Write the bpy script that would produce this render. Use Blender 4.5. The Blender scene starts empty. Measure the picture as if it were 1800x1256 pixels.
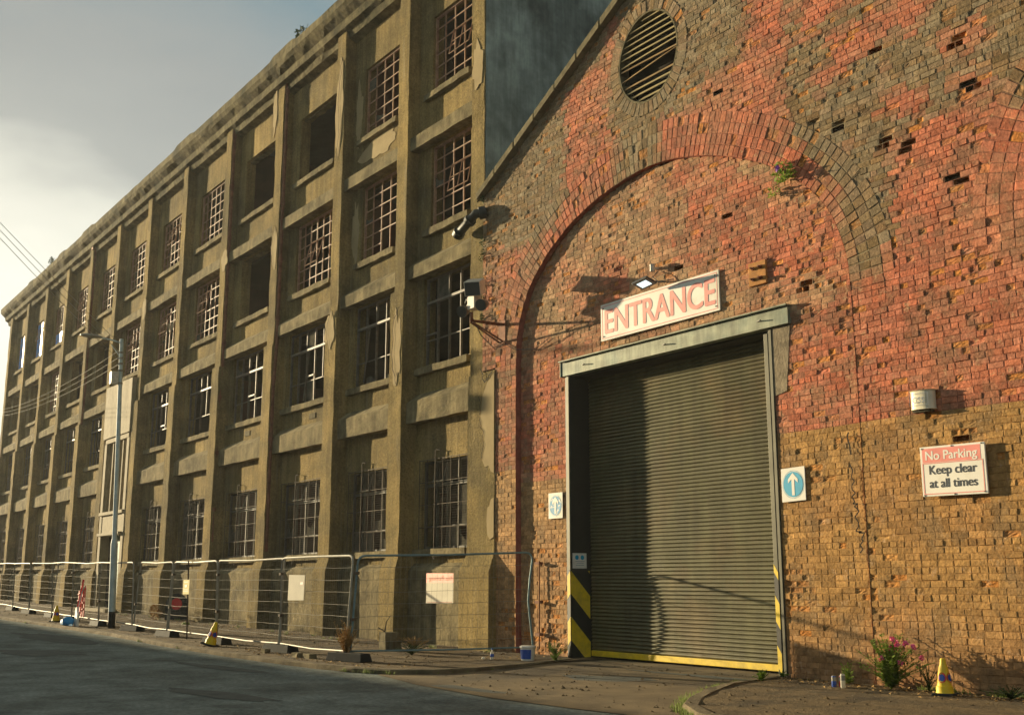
import bpy, bmesh, math, random
from mathutils import Vector, noise, Matrix
R = math.radians
random.seed(7)
scene = bpy.context.scene
COL = scene.collection

# ------------------------------------------------------------------ camera
CAMH = 1.37
cd = bpy.data.cameras.new("camera"); cam = bpy.data.objects.new("camera", cd); COL.objects.link(cam)
cam.location = (0, 0, CAMH)
cam.rotation_euler = (R(90 + 11.38), 0, R(54.54))
cd.sensor_width = 36; cd.lens = 39.0; cd.clip_start = 0.1; cd.clip_end = 3000
scene.camera = cam

# ------------------------------------------------------------------ light
SUN_DIR = Vector((3.4, 1.0, -0.54)).normalized()      # the way the light travels
elev = math.asin(-SUN_DIR.z)
azim = math.atan2(-SUN_DIR.x, -SUN_DIR.y)
sl = bpy.data.lights.new("sun", 'SUN'); sun = bpy.data.objects.new("sun", sl); COL.objects.link(sun)
sl.energy = 5.0; sl.angle = R(0.6); sl.color = (1.0, 0.81, 0.50)
sun.rotation_euler = SUN_DIR.to_track_quat('-Z', 'Y').to_euler()
sun.location = (-60, -20, 30)

world = bpy.data.worlds.new("World"); scene.world = world; world.use_nodes = True
nt = world.node_tree; nt.nodes.clear()
N = nt.nodes.new; L = nt.links.new
def setin(n, k, v): n.inputs[k].default_value = v
out = N('ShaderNodeOutputWorld'); bg = N('ShaderNodeBackground'); bg2 = N('ShaderNodeBackground')
sky = N('ShaderNodeTexSky'); sky.sky_type = 'NISHITA'; sky.sun_disc = False
sky.sun_elevation = elev; sky.sun_rotation = azim; sky.air_density = 1.0; sky.dust_density = 1.5
L(sky.outputs[0], bg.inputs[0]); setin(bg, 1, 0.10)
tc = N('ShaderNodeTexCoord'); sep = N('ShaderNodeSeparateXYZ'); L(tc.outputs['Generated'], sep.inputs[0])
mp = N('ShaderNodeMapping'); setin(mp, 'Scale', (1.0, 1.0, 2.6)); L(tc.outputs['Generated'], mp.inputs[0])
nz = N('ShaderNodeTexNoise'); setin(nz, 'Scale', 2.2); setin(nz, 'Detail', 5.0); setin(nz, 'Roughness', 0.5)
L(mp.outputs[0], nz.inputs[0])
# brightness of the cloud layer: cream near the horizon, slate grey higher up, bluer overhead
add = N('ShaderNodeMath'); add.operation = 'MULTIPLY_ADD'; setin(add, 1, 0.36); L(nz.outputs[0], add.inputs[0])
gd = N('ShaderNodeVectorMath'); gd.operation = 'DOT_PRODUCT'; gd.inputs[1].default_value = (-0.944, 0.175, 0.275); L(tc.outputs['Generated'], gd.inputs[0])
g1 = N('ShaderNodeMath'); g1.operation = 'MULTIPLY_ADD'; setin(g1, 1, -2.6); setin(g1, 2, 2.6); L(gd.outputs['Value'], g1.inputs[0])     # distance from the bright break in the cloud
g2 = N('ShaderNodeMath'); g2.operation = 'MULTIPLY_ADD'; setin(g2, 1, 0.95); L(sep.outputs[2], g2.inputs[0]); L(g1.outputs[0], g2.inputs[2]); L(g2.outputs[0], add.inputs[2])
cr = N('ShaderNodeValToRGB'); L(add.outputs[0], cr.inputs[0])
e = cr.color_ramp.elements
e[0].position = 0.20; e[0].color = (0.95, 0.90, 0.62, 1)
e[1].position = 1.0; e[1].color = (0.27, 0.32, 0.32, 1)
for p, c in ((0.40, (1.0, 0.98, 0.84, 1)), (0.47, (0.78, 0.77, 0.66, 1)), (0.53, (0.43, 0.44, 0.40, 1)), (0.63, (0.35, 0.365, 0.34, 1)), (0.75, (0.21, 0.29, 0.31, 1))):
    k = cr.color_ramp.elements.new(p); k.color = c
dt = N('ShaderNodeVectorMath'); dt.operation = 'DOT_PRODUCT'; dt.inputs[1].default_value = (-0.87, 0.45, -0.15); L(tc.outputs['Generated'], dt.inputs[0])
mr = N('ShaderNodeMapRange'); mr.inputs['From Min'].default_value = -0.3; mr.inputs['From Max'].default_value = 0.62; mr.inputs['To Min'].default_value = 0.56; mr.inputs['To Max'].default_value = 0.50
L(dt.outputs['Value'], mr.inputs['Value'])      # added direction factor: cloud a little brighter overhead and behind, for shadow fill
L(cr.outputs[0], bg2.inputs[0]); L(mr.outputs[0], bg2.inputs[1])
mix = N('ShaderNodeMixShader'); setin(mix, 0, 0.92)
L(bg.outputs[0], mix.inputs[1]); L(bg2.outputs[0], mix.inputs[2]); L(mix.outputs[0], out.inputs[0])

vs = scene.view_settings
scene.display_settings.display_device = 'sRGB'
vs.view_transform = 'Standard'; vs.look = 'None'; vs.gamma = 1; vs.use_curve_mapping = False
vs.exposure = 1.1
scene.cycles.max_bounces = 5; scene.cycles.diffuse_bounces = 3; scene.cycles.caustics_reflective = False; scene.cycles.caustics_refractive = False

# ------------------------------------------------------------------ helpers
def wpos(o):
    p = Vector((0, 0, 0))
    while o is not None:
        p += o.location; o = o.parent
    return p

def tag(o, label=None, cat=None, group=None, kind=None):
    if label: o['label'] = label
    if cat: o['category'] = cat
    if group: o['group'] = group
    if kind: o['kind'] = kind
    return o

def empty(name, loc, label=None, cat=None, group=None, rz=0):
    o = bpy.data.objects.new(name, None); COL.objects.link(o); o.location = loc
    o.empty_display_size = 0.2; o.rotation_euler = (0, 0, rz)
    return tag(o, label, cat, group)

class MB:
    def __init__(s): s.v = []; s.f = []; s.c = []; s.m = []; s.mi = 0; s.col = None
    def face(s, pts):
        b = len(s.v); s.v.extend(pts); s.f.append(tuple(range(b, b + len(pts)))); s.m.append(s.mi); s.c.append(s.col)
    def poly(s, vs, fs):
        b = len(s.v); s.v.extend(vs)
        for f in fs: s.f.append(tuple(i + b for i in f)); s.m.append(s.mi); s.c.append(s.col)
    def box(s, x0, x1, y0, y1, z0, z1, j=0):
        J = (lambda: random.uniform(-j, j)) if j else (lambda: 0)
        vs = [(x + J(), y + J(), z + J()) for z in (z0, z1) for (x, y) in ((x0, y0), (x1, y0), (x1, y1), (x0, y1))]
        s.poly(vs, [(0, 3, 2, 1), (4, 5, 6, 7), (0, 1, 5, 4), (1, 2, 6, 5), (2, 3, 7, 6), (3, 0, 4, 7)])
    def sweep(s, prof, path, cap=True):
        """prof: list of (a,b) offsets; path: list of (origin, A, B)"""
        n = len(prof); b = len(s.v)
        for o, A, B in path:
            for (a, c) in prof: s.v.append(tuple(Vector(o) + Vector(A) * a + Vector(B) * c))
        for i in range(len(path) - 1):
            for j in range(n):
                k = (j + 1) % n
                s.f.append((b + i * n + j, b + i * n + k, b + (i + 1) * n + k, b + (i + 1) * n + j)); s.m.append(s.mi); s.c.append(s.col)
        if cap:
            s.f.append(tuple(b + j for j in reversed(range(n)))); s.m.append(s.mi); s.c.append(s.col)
            q = b + (len(path) - 1) * n
            s.f.append(tuple(q + j for j in range(n))); s.m.append(s.mi); s.c.append(s.col)
    def tube(s, pts, r, seg=6, r2=None):
        pts = [Vector(p) for p in pts]; path = []
        up = None
        for i, p in enumerate(pts):
            d = (pts[min(i + 1, len(pts) - 1)] - pts[max(i - 1, 0)])
            if d.length < 1e-9: d = Vector((0, 0, 1))
            d.normalize()
            if up is None:
                a = Vector((0, 0, 1)) if abs(d.z) < 0.9 else Vector((1, 0, 0))
                up = a.cross(d).normalized()
            up = (up - d * up.dot(d)).normalized()
            rr = r if r2 is None else r + (r2 - r) * i / (len(pts) - 1)
            path.append((p, up * rr, d.cross(up) * rr))
        prof = [(math.cos(2 * math.pi * k / seg), math.sin(2 * math.pi * k / seg)) for k in range(seg)]
        s.sweep(prof, path)
    def lathe(s, cx, cy, prof, seg=20, cap=True):
        b = len(s.v)
        for (r, z) in prof:
            for k in range(seg):
                a = 2 * math.pi * k / seg; s.v.append((cx + r * math.cos(a), cy + r * math.sin(a), z))
        for i in range(len(prof) - 1):
            for k in range(seg):
                q = (k + 1) % seg
                s.f.append((b + i * seg + k, b + i * seg + q, b + (i + 1) * seg + q, b + (i + 1) * seg + k)); s.m.append(s.mi); s.c.append(s.col)
        if cap:
            s.f.append(tuple(b + k for k in reversed(range(seg)))); s.m.append(s.mi); s.c.append(s.col)
            q = b + (len(prof) - 1) * seg
            s.f.append(tuple(q + k for k in range(seg))); s.m.append(s.mi); s.c.append(s.col)
    def prism(s, pts, y0, y1):
        """pts (x,z) counter-clockwise seen from -y; y0 front, y1 back"""
        n = len(pts)
        vs = [(x, y0, z) for x, z in pts] + [(x, y1, z) for x, z in pts]
        fs = [tuple(range(n)), tuple(reversed(range(n, 2 * n)))]
        fs += [(i, i + n, (i + 1) % n + n, (i + 1) % n) for i in range(n)]
        s.poly(vs, fs)
    def rough(s, x0, x1, y0, y1, z0, z1, axis='z', step=0.35, j=0.012):
        """a long block whose edges wander a little"""
        if axis == 'z':
            a, b = z0, z1; n = max(1, int((b - a) / step))
            path = [((0, 0, a + (b - a) * i / n), (1, 0, 0), (0, 1, 0)) for i in range(n + 1)]
            prof = [(x0, y0), (x1, y0), (x1, y1), (x0, y1)]
        else:
            a, b = x0, x1; n = max(1, int((b - a) / step))
            path = [((a + (b - a) * i / n, 0, 0), (0, 1, 0), (0, 0, 1)) for i in range(n + 1)]
            prof = [(y0, z0), (y1, z0), (y1, z1), (y0, z1)]
            prof.reverse()
            prof = [(y0, z0), (y0, z1), (y1, z1), (y1, z0)][::-1]
        st = len(s.v)
        s.sweep(prof, path)
        for i in range(st, len(s.v)):
            v = s.v[i]
            s.v[i] = (v[0] + random.uniform(-j, j) * (1 if axis == 'z' else 0), v[1] + random.uniform(-j, j), v[2] + (random.uniform(-j, j) if axis != 'z' else 0))
    def build(s, name, mats, parent=None, smooth=False, bevel=0):
        off = wpos(parent) if parent else Vector((0, 0, 0))
        me = bpy.data.meshes.new(name)
        me.from_pydata([tuple(Vector(v) - off) for v in s.v], [], s.f)
        if not isinstance(mats, (list, tuple)): mats = [mats]
        for m in mats: me.materials.append(m)
        if len(mats) > 1: me.polygons.foreach_set('material_index', s.m)
        if any(c is not None for c in s.c):
            at = me.color_attributes.new('Col', 'FLOAT_COLOR', 'CORNER')
            data = []
            for p, c in zip(me.polygons, s.c):
                c = c or (1, 1, 1, 0)
                data.extend(list(c) * p.loop_total)
            at.data.foreach_set('color', data)
        if smooth: me.polygons.foreach_set('use_smooth', [True] * len(me.polygons))
        me.update()
        o = bpy.data.objects.new(name, me); COL.objects.link(o)
        if parent: o.parent = parent
        if smooth:
            try:
                me.set_sharp_from_angle(angle=R(40))
            except Exception: pass
        if bevel:
            b = o.modifiers.new('bevel', 'BEVEL'); b.width = bevel; b.segments = 2; b.limit_method = 'ANGLE'; b.angle_limit = R(40)
        return o

def copy_tree(o, parent=None):
    c = o.copy(); COL.objects.link(c); c.parent = parent
    for ch in list(o.children): copy_tree(ch, c)
    return c

def text(body, x, z, y, size, mat, name, parent, offset=0.0, align='LEFT', rot=0, sx=1.0, mirror=False, bold=0.0):
    cu = bpy.data.curves.new(name, 'FONT'); cu.body = body; cu.size = size; cu.offset = offset; cu.extrude = 0.0
    cu.align_x = align
    ob = bpy.data.objects.new(name, cu); COL.objects.link(ob)
    dg = bpy.context.evaluated_depsgraph_get()
    me = bpy.data.meshes.new_from_object(ob.evaluated_get(dg))
    COL.objects.unlink(ob); bpy.data.objects.remove(ob)
    me.name = name
    me.materials.clear(); me.materials.append(mat)
    off = wpos(parent)
    for v in me.vertices:
        a, b = v.co.x * sx * (-1 if mirror else 1), v.co.y
        c, s_ = math.cos(rot), math.sin(rot)
        a, b = a * c - b * s_, a * s_ + b * c
        v.co = Vector((x + a, y, z + b)) - off
    if bold:      # thicken the strokes with close copies a hair in front of one another
        nv, polys = len(me.vertices), [tuple(p.vertices) for p in me.polygons]; co = [v.co.copy() for v in me.vertices]; V_, F_ = [], []
        for k, (dx, dz) in enumerate(((-1, 0), (-.5, .5), (0, -.5), (.5, .5), (1, 0))):
            V_ += [tuple(c + Vector((dx * bold, -.0002 * k, dz * bold))) for c in co]; F_ += [tuple(i + nv * k for i in p) for p in polys]
        me = bpy.data.meshes.new(name); me.from_pydata(V_, [], F_); me.materials.append(mat); me.update()
    o = bpy.data.objects.new(name, me); COL.objects.link(o); o.parent = parent
    return o

# ------------------------------------------------------------------ materials
def mat(name, color=(0.5, 0.5, 0.5), rough=0.8, metal=0.0, var=0.0, vscale=3.0, dark=None, bump=0.0, bscale=40, bdist=0.01,
        attr=False, streak=0.0, fine=0.0, chips=None, trl=0.0, pale=0.0, spec=0.3, emis=None, estr=0, specks=None, coat=0, stain=None, stain_amt=0.5, trans=0):
    m = bpy.data.materials.new(name); m.use_nodes = True
    t = m.node_tree; n = t.nodes; l = t.links.new
    bs = n['Principled BSDF']
    bs.inputs['Roughness'].default_value = rough; bs.inputs['Metallic'].default_value = metal
    bs.inputs['Specular IOR Level'].default_value = spec
    tc = n.new('ShaderNodeTexCoord')
    geo = n.new('ShaderNodeNewGeometry')
    P = geo.outputs['Position']
    def noise_(scale, detail=4, rough_=0.6, vec=None):
        k = n.new('ShaderNodeTexNoise'); k.inputs['Scale'].default_value = scale; k.inputs['Detail'].default_value = detail; k.inputs['Roughness'].default_value = rough_
        l(vec if vec is not None else P, k.inputs['Vector']); return k.outputs[0]
    def ramp(fac, a, b, c0=(0, 0, 0, 1), c1=(1, 1, 1, 1)):
        k = n.new('ShaderNodeValToRGB'); k.color_ramp.elements[0].position = a; k.color_ramp.elements[1].position = b
        k.color_ramp.elements[0].color = c0; k.color_ramp.elements[1].color = c1; l(fac, k.inputs[0]); return k.outputs[0]
    def mixc(fac, a, b, mode='MIX'):
        k = n.new('ShaderNodeMix'); k.data_type = 'RGBA'; k.blend_type = mode
        if isinstance(fac, (int, float)): k.inputs[0].default_value = fac
        else: l(fac, k.inputs[0])
        for idx, v in ((6, a), (7, b)):
            if isinstance(v, tuple): k.inputs[idx].default_value = (*v[:3], 1)
            else: l(v, k.inputs[idx])
        return k.outputs[2]
    if attr:
        a = n.new('ShaderNodeVertexColor'); a.layer_name = 'Col'; base = a.outputs[0]
    else:
        rgb = n.new('ShaderNodeRGB'); rgb.outputs[0].default_value = (*color, 1); base = rgb.outputs[0]
    if stain:
        base = mixc(ramp(noise_(vscale * 0.45, 5, 0.65), 0.48, 0.62, (0, 0, 0, 1), (stain_amt,) * 3 + (1,)), base, stain)
    if var:
        f = ramp(noise_(vscale, 5, 0.65), 0.3, 0.7, (1 - var,) * 3 + (1,), (1 + var,) * 3 + (1,))
        base = mixc(1.0, base, f, 'MULTIPLY')
    if fine:
        f = ramp(noise_(17, 4, 0.75), 0.34, 0.66, (1 - fine,) * 3 + (1,), (1 + fine,) * 3 + (1,))
        base = mixc(1.0, base, f, 'MULTIPLY')
    if pale:
        mp = n.new('ShaderNodeMapping'); mp.inputs['Scale'].default_value = (5.0, 5.0, 0.45); mp.inputs['Location'].default_value = (7, 3, 2); l(P, mp.inputs[0])
        f = ramp(noise_(1.0, 5, 0.7, mp.outputs[0]), 0.56, 0.74, (0, 0, 0, 1), (pale,) * 3 + (1,))
        base = mixc(f, base, (0.40, 0.37, 0.29))
        mp = n.new('ShaderNodeMapping'); mp.inputs['Scale'].default_value = (0.24, 0.24, 0.30); l(P, mp.inputs[0])
        f = ramp(noise_(1.0, 3, 0.6, mp.outputs[0]), 0.35, 0.65, (.72, .74, .76, 1), (1.22, 1.18, 1.1, 1))
        base = mixc(1.0, base, f, 'MULTIPLY')
    if chips:
        f = ramp(noise_(chips[1], 4, 0.75), chips[2], chips[2] + 0.05, (0, 0, 0, 1), (chips[3],) * 3 + (1,))
        base = mixc(f, base, chips[0])
    if streak:
        mp = n.new('ShaderNodeMapping'); mp.inputs['Scale'].default_value = (3.5, 3.5, 0.28); l(P, mp.inputs[0])
        f = ramp(noise_(1.3, 5, 0.7, mp.outputs[0]), 0.38, 0.66, (1, 1, 1, 1), (1 - streak,) * 3 + (1,))
        base = mixc(1.0, base, f, 'MULTIPLY')
    if specks:
        f = ramp(noise_(specks[1], 2, 0.5), specks[2], specks[2] + 0.03)
        base = mixc(f, base, specks[0])
    l(base, bs.inputs['Base Color'])
    if bump:
        b = n.new('ShaderNodeBump'); b.inputs['Strength'].default_value = bump; b.inputs['Distance'].default_value = bdist
        nn = noise_(bscale, 5, 0.65)
        l(nn, b.inputs['Height']); l(b.outputs[0], bs.inputs['Normal'])
    if emis:
        bs.inputs['Emission Color'].default_value = (*emis, 1); bs.inputs['Emission Strength'].default_value = estr
    if trl:
        tr = n.new('ShaderNodeBsdfTranslucent'); l(base, tr.inputs[0]); mx = n.new('ShaderNodeMixShader'); mx.inputs[0].default_value = trl
        l(bs.outputs[0], mx.inputs[1]); l(tr.outputs[0], mx.inputs[2]); l(mx.outputs[0], n['Material Output'].inputs[0])
    if trans: bs.inputs['Transmission Weight'].default_value = trans
    return m

RENDER = (0.30, 0.225, 0.092)
M = {}
M['render'] = mat('roughcast', RENDER, 0.95, var=0.26, vscale=1.1, bump=1.0, bscale=22, bdist=0.05, streak=0.36, spec=0.1, stain=(0.17, 0.14, 0.075), stain_amt=0.65, fine=0.25, pale=0.32)
M['trim'] = mat('weathered_concrete', (0.25, 0.205, 0.11), 0.95, var=0.4, vscale=2.6, bump=0.9, bscale=14, bdist=0.04, streak=0.35, spec=0.1, stain=(0.13, 0.11, 0.06), stain_amt=0.8)
M['corn'] = mat('streaked_cornice', (0.20, 0.17, 0.09), 0.95, var=0.4, vscale=2.0, bump=1.0, bscale=10, bdist=0.05, streak=0.5, spec=0.1, stain=(0.08, 0.075, 0.04), stain_amt=0.9)  # darker and more streaked than the other trim
M['mortarfill'] = mat('grey_mortar_fill', (0.27, 0.22, 0.15), 0.95, var=0.35, vscale=5, bump=0.8, bscale=20, bdist=0.02, spec=0.1)
M['patch'] = mat('smooth_render', (0.36, 0.28, 0.15), 0.9, var=0.15, vscale=2.0, bump=0.3, bscale=30, bdist=0.008, spec=0.1)
M['crack'] = mat('crack_dark', (0.03, 0.025, 0.02), 1.0)
M['side'] = mat('grey_cement', (0.32, 0.37, 0.335), 0.95, var=0.5, vscale=0.8, bump=0.4, bscale=8, bdist=0.02, streak=0.35, spec=0.1, stain=(0.13, 0.155, 0.145), stain_amt=0.8)
M['brick'] = mat('brick_faces', attr=True, rough=0.93, var=0.26, vscale=5, bump=1.0, bscale=24, bdist=0.015, spec=0.12, stain=(0.17, 0.13, 0.08), stain_amt=0.45, fine=0.24, chips=((0.50, 0.33, 0.19), 7, 0.60, 0.55))
M['reveal'] = mat('arch_reveal_brick', (0.30, 0.10, 0.07), 0.95, var=0.35, vscale=6, bump=0.7, bscale=20, bdist=0.02, spec=0.1)
M['coping'] = mat('coping_stone', (0.17, 0.145, 0.085), 0.95, var=0.4, vscale=4, bump=0.8, bscale=12, bdist=0.03, spec=0.1)
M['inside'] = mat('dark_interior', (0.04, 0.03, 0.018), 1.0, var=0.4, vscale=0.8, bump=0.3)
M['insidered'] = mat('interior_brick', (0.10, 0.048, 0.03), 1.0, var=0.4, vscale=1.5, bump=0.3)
M['frame'] = mat('flaking_window_paint', (0.38, 0.235, 0.145), 0.6, var=0.35, vscale=7, bump=0.5, bscale=60, bdist=0.004, stain=(0.30, 0.13, 0.08), stain_amt=0.5)
M['dullframe'] = mat('dark_window_paint', (0.10, 0.095, 0.07), 0.7, var=0.3, vscale=7, bump=0.4, bscale=60, bdist=0.004)  # darker paint tone for the ground floor frames
M['greyframe'] = mat('grey_window_paint', (0.14, 0.125, 0.095), 0.6, var=0.3, vscale=7, bump=0.5, bscale=60, bdist=0.004, stain=(0.20, 0.13, 0.08), stain_amt=0.5)
M['glass'] = mat('dirty_glass', (0.085, 0.08, 0.062), 0.9, var=0.5, vscale=4, spec=0.0, bump=0.1, bscale=3)
M['blueglass'] = mat('blue_sheeting', (0.06, 0.38, 0.95), 0.35, var=0.15, vscale=4, spec=0.6)
M['wire'] = mat('galvanised_wire', (0.27, 0.25, 0.20), 0.5, metal=0.6, var=0.2)
M['mesh_rust'] = mat('rusty_mesh', (0.10, 0.078, 0.055), 0.9, metal=0.0, var=0.3, vscale=5)
M['galv'] = mat('galvanised_tube', (0.30, 0.29, 0.24), 0.6, metal=0.2, var=0.25, vscale=6, bump=0.1)
M['shadetube'] = mat('shaded_galvanised_tube', (0.16, 0.25, 0.27), 0.5, metal=0.3, var=0.25, vscale=6)  # galvanised frame the sun only grazes; its shade is put into the colour
M['iron'] = mat('rusty_iron', (0.20, 0.09, 0.05), 0.8, metal=0.3, var=0.45, vscale=5, bump=0.5, bscale=50, bdist=0.005)
M['rust'] = mat('orange_rust', (0.42, 0.19, 0.05), 0.85, var=0.3, vscale=9, bump=0.5, bscale=50, bdist=0.005)
M['blackiron'] = mat('black_cast_iron', (0.035, 0.04, 0.035), 0.5, var=0.4, vscale=6, bump=0.4, bscale=30)
M['shutter'] = mat('shutter_steel', (0.128, 0.118, 0.054), 0.5, metal=0.15, var=0.22, vscale=1.6, bump=0.15, bscale=30, bdist=0.003, spec=0.4, streak=0.3, stain=(0.20, 0.12, 0.05), stain_amt=0.35, specks=((0.45, 0.45, 0.4), 34, 0.77))
M['black'] = mat('black_paint', (0.022, 0.022, 0.018), 0.5, var=0.2, vscale=5, spec=0.4)
M['yellow'] = mat('yellow_paint', (0.78, 0.55, 0.02), 0.55, var=0.16, vscale=8, spec=0.4, stain=(0.45, 0.32, 0.05), stain_amt=0.35)
M['lintel'] = mat('galvanised_lintel', (0.29, 0.31, 0.22), 0.6, metal=0.15, var=0.3, vscale=3, streak=0.5, stain=(0.16, 0.22, 0.18), stain_amt=0.6)
M['jamb'] = mat('grey_steel_jamb', (0.12, 0.115, 0.08), 0.55, metal=0.3, var=0.2)
M['darksteel'] = mat('dark_steel', (0.05, 0.05, 0.04), 0.6, metal=0.3, var=0.3)
M['white'] = mat('sign_white', (0.80, 0.77, 0.68), 0.55, var=0.06, vscale=3, stain=(0.52, 0.46, 0.34), stain_amt=0.5)
M['pink'] = mat('faded_red', (0.78, 0.26, 0.22), 0.55, var=0.12, vscale=6)
M['signred'] = mat('faded_red_letters', (0.76, 0.27, 0.23), 0.55, var=0.22, vscale=6)
M['signblack'] = mat('sign_black', (0.035, 0.04, 0.05), 0.5)
M['signblue'] = mat('sign_blue', (0.02, 0.36, 0.58), 0.5, var=0.1, vscale=8)
M['bluefade'] = mat('peeling_blue', (0.08, 0.32, 0.55), 0.6, specks=((0.75, 0.73, 0.66), 17, 0.58))
M['grey_text'] = mat('grey_blue_ink', (0.22, 0.26, 0.34), 0.6)
M['plastic'] = mat('cream_plastic', (0.68, 0.63, 0.47), 0.45, var=0.08, vscale=10)
M['camwhite'] = mat('weathered_white_casing', (0.55, 0.52, 0.44), 0.5, var=0.25, vscale=10)
M['camdark'] = mat('dark_casing', (0.05, 0.055, 0.055), 0.35, var=0.3, spec=0.5)
M['lamp'] = mat('lit_lamp_glass', (0.8, 0.85, 0.85), 0.3, emis=(0.75, 0.95, 0.95), estr=0.6)
M['asphalt'] = mat('worn_asphalt', (0.19, 0.215, 0.185), 0.85, var=0.38, vscale=1.3, bump=1.0, bscale=34, bdist=0.03, spec=0.3, stain=(0.13, 0.14, 0.115), stain_amt=0.8, fine=0.34, specks=((0.22, 0.20, 0.14), 42, 0.66))
M['patchroad'] = mat('asphalt_patch', (0.11, 0.115, 0.095), 0.85, var=0.3, vscale=3, bump=0.8, bscale=40, bdist=0.015)
M['apron'] = mat('dusty_apron', (0.17, 0.125, 0.065), 0.93, var=0.35, vscale=1.3, bump=0.8, bscale=30, bdist=0.015, stain=(0.075, 0.06, 0.038), stain_amt=0.8)
M['path'] = mat('earthy_pavement', (0.135, 0.095, 0.045), 0.97, var=0.5, vscale=2.0, bump=1.0, bscale=16, bdist=0.05, stain=(0.06, 0.047, 0.028), stain_amt=0.8)
M['ground'] = mat('ground_earth', (0.09, 0.08, 0.05), 1.0, var=0.3, vscale=0.5)
M['kerb'] = mat('kerb_stone', (0.16, 0.125, 0.07), 0.93, var=0.4, vscale=3.5, bump=0.9, bscale=22, bdist=0.02)
M['rubber'] = mat('black_rubber', (0.028, 0.03, 0.026), 0.85, var=0.4, vscale=5, bump=0.4)
M['coneblue'] = mat('cone_blue', (0.03, 0.09, 0.40), 0.5)
M['conered'] = mat('cone_red', (0.62, 0.05, 0.05), 0.5)
M['leaf'] = mat('leaf_green', (0.22, 0.31, 0.05), 0.75, trl=0.3, var=0.45, vscale=14)
M['leafdark'] = mat('leaf_dark_green', (0.055, 0.085, 0.02), 0.8, var=0.4, vscale=14)
M['grass'] = mat('bright_grass', (0.17, 0.22, 0.03), 0.75, var=0.35, vscale=20)
M['dry'] = mat('dry_straw', (0.40, 0.25, 0.09), 0.9, var=0.4, vscale=20)
M['pinkflower'] = mat('pink_petals', (0.85, 0.16, 0.35), 0.7, var=0.2, vscale=30)
M['purple'] = mat('purple_petals', (0.30, 0.08, 0.50), 0.7)
M['wood'] = mat('weathered_wood', (0.33, 0.27, 0.13), 0.9, var=0.35, vscale=6, streak=0.2, bump=0.5, bscale=20)
M['woodbrown'] = mat('brown_slat_wood', (0.26, 0.17, 0.07), 0.9, var=0.35, vscale=6, bump=0.5, bscale=20)
M['teal'] = mat('peeling_teal_door', (0.24, 0.36, 0.30), 0.7, var=0.4, vscale=4, stain=(0.30, 0.24, 0.14), stain_amt=0.7)
M['portal'] = mat('pale_portal_render', (0.30, 0.25, 0.15), 0.85, var=0.2, vscale=4, bump=0.4, bscale=25, streak=0.15)
M['pole'] = mat('blue_grey_pole', (0.46, 0.56, 0.56), 0.6, metal=0.0, var=0.2, vscale=4)
M['paper'] = mat('paper_notice', (0.78, 0.74, 0.62), 0.8, var=0.08, trl=0.35)
M['pinkpaper'] = mat('faded_pink_paper', (0.86, 0.50, 0.46), 0.8, var=0.08, trl=0.6)
M['yellowpaper'] = mat('yellow_notice', (0.66, 0.56, 0.22), 0.8)
M['slate'] = mat('slate_roof', (0.07, 0.075, 0.07), 0.8, var=0.3, vscale=2)
M['palebrick'] = mat('plain_brick_far', (0.25, 0.15, 0.09), 0.95, var=0.3, vscale=3)
M['bluebag'] = mat('blue_bag', (0.03, 0.20, 0.42), 0.6, var=0.2)
M['cable'] = mat('overhead_cable', (0.30, 0.28, 0.22), 0.6)

def gz(x):
    """height of the footway along the street: level by the gate, rising gently to the left"""
    t = max(0.0, -26.0 - x)
    return 0.0105 * min(t, 60) if t else 0.0

# ------------------------------------------------------------------ ground
def strip_sheet(name, m, xs, f_lo, f_hi, zoff, kind='structure', ny=1):
    mb = MB(); g = []
    for x in xs:
        y0, y1 = f_lo(x), f_hi(x)
        g.append([(x, y0 + (y1 - y0) * k / ny, gz(x) + zoff) for k in range(ny + 1)])
    for i in range(len(xs) - 1):
        for k in range(ny): mb.face([g[i][k], g[i + 1][k], g[i + 1][k + 1], g[i][k + 1]])
    o = mb.build(name, m); tag(o, kind=kind); return o

xs_g = [-1500, -400, -200, -130] + [-110 + 4 * i for i in range(29)] + [20, 60, 200, 600]
mb = MB()
for i in range(len(xs_g) - 1):
    a, b = xs_g[i], xs_g[i + 1]
    mb.face([(a, -900, gz(a) - 0.13), (b, -900, gz(b) - 0.13), (b, 1200, gz(b) - 0.13), (a, 1200, gz(a) - 0.13)])
tag(mb.build('ground', M['ground']), kind='structure')

# kerb line of the left footway (far end -> round the corner to the gate)
KL = [(-110, 8.2), (-80, 8.25), (-60, 8.3), (-42, 8.4), (-36, 8.6), (-30, 8.78), (-25, 8.62), (-21.5, 8.5), (-19.0, 8.52), (-17.6, 8.58), (-16.6, 8.72), (-15.9, 9.0), (-15.5, 9.5), (-15.42, 10.2), (-15.62, 11.1), (-15.85, 12.0), (-16.2, 12.8)]
KR = [(-11.35, 13.0), (-11.3, 12.3), (-11.05, 11.5), (-10.6, 10.7), (-10.0, 9.8), (-9.45, 9.2), (-8.8, 8.75), (-7.8, 8.5), (-6, 8.4), (0, 8.4), (20, 8.4)]
def poly_sheet(name, m, pts, z):
    mb = MB(); mb.face([(x, y, gz(x) + z) for x, y in pts]); o = mb.build(name, m)
    return tag(o, kind='structure')
mbp = MB()
for i in range(len(KL) - 1):
    (a, ya), (b, yb) = KL[i], KL[i + 1]
    if i < 11:
        n = max(1, int((b - a) / 3))
        for k in range(n):
            xa, xb = a + (b - a) * k / n, a + (b - a) * (k + 1) / n
            y1, y2 = ya + (yb - ya) * k / n, ya + (yb - ya) * (k + 1) / n
            mbp.face([(xa, y1, gz(xa)), (xb, y2, gz(xb)), (xb, 13.6, gz(xb)), (xa, 13.6, gz(xa))])
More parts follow.
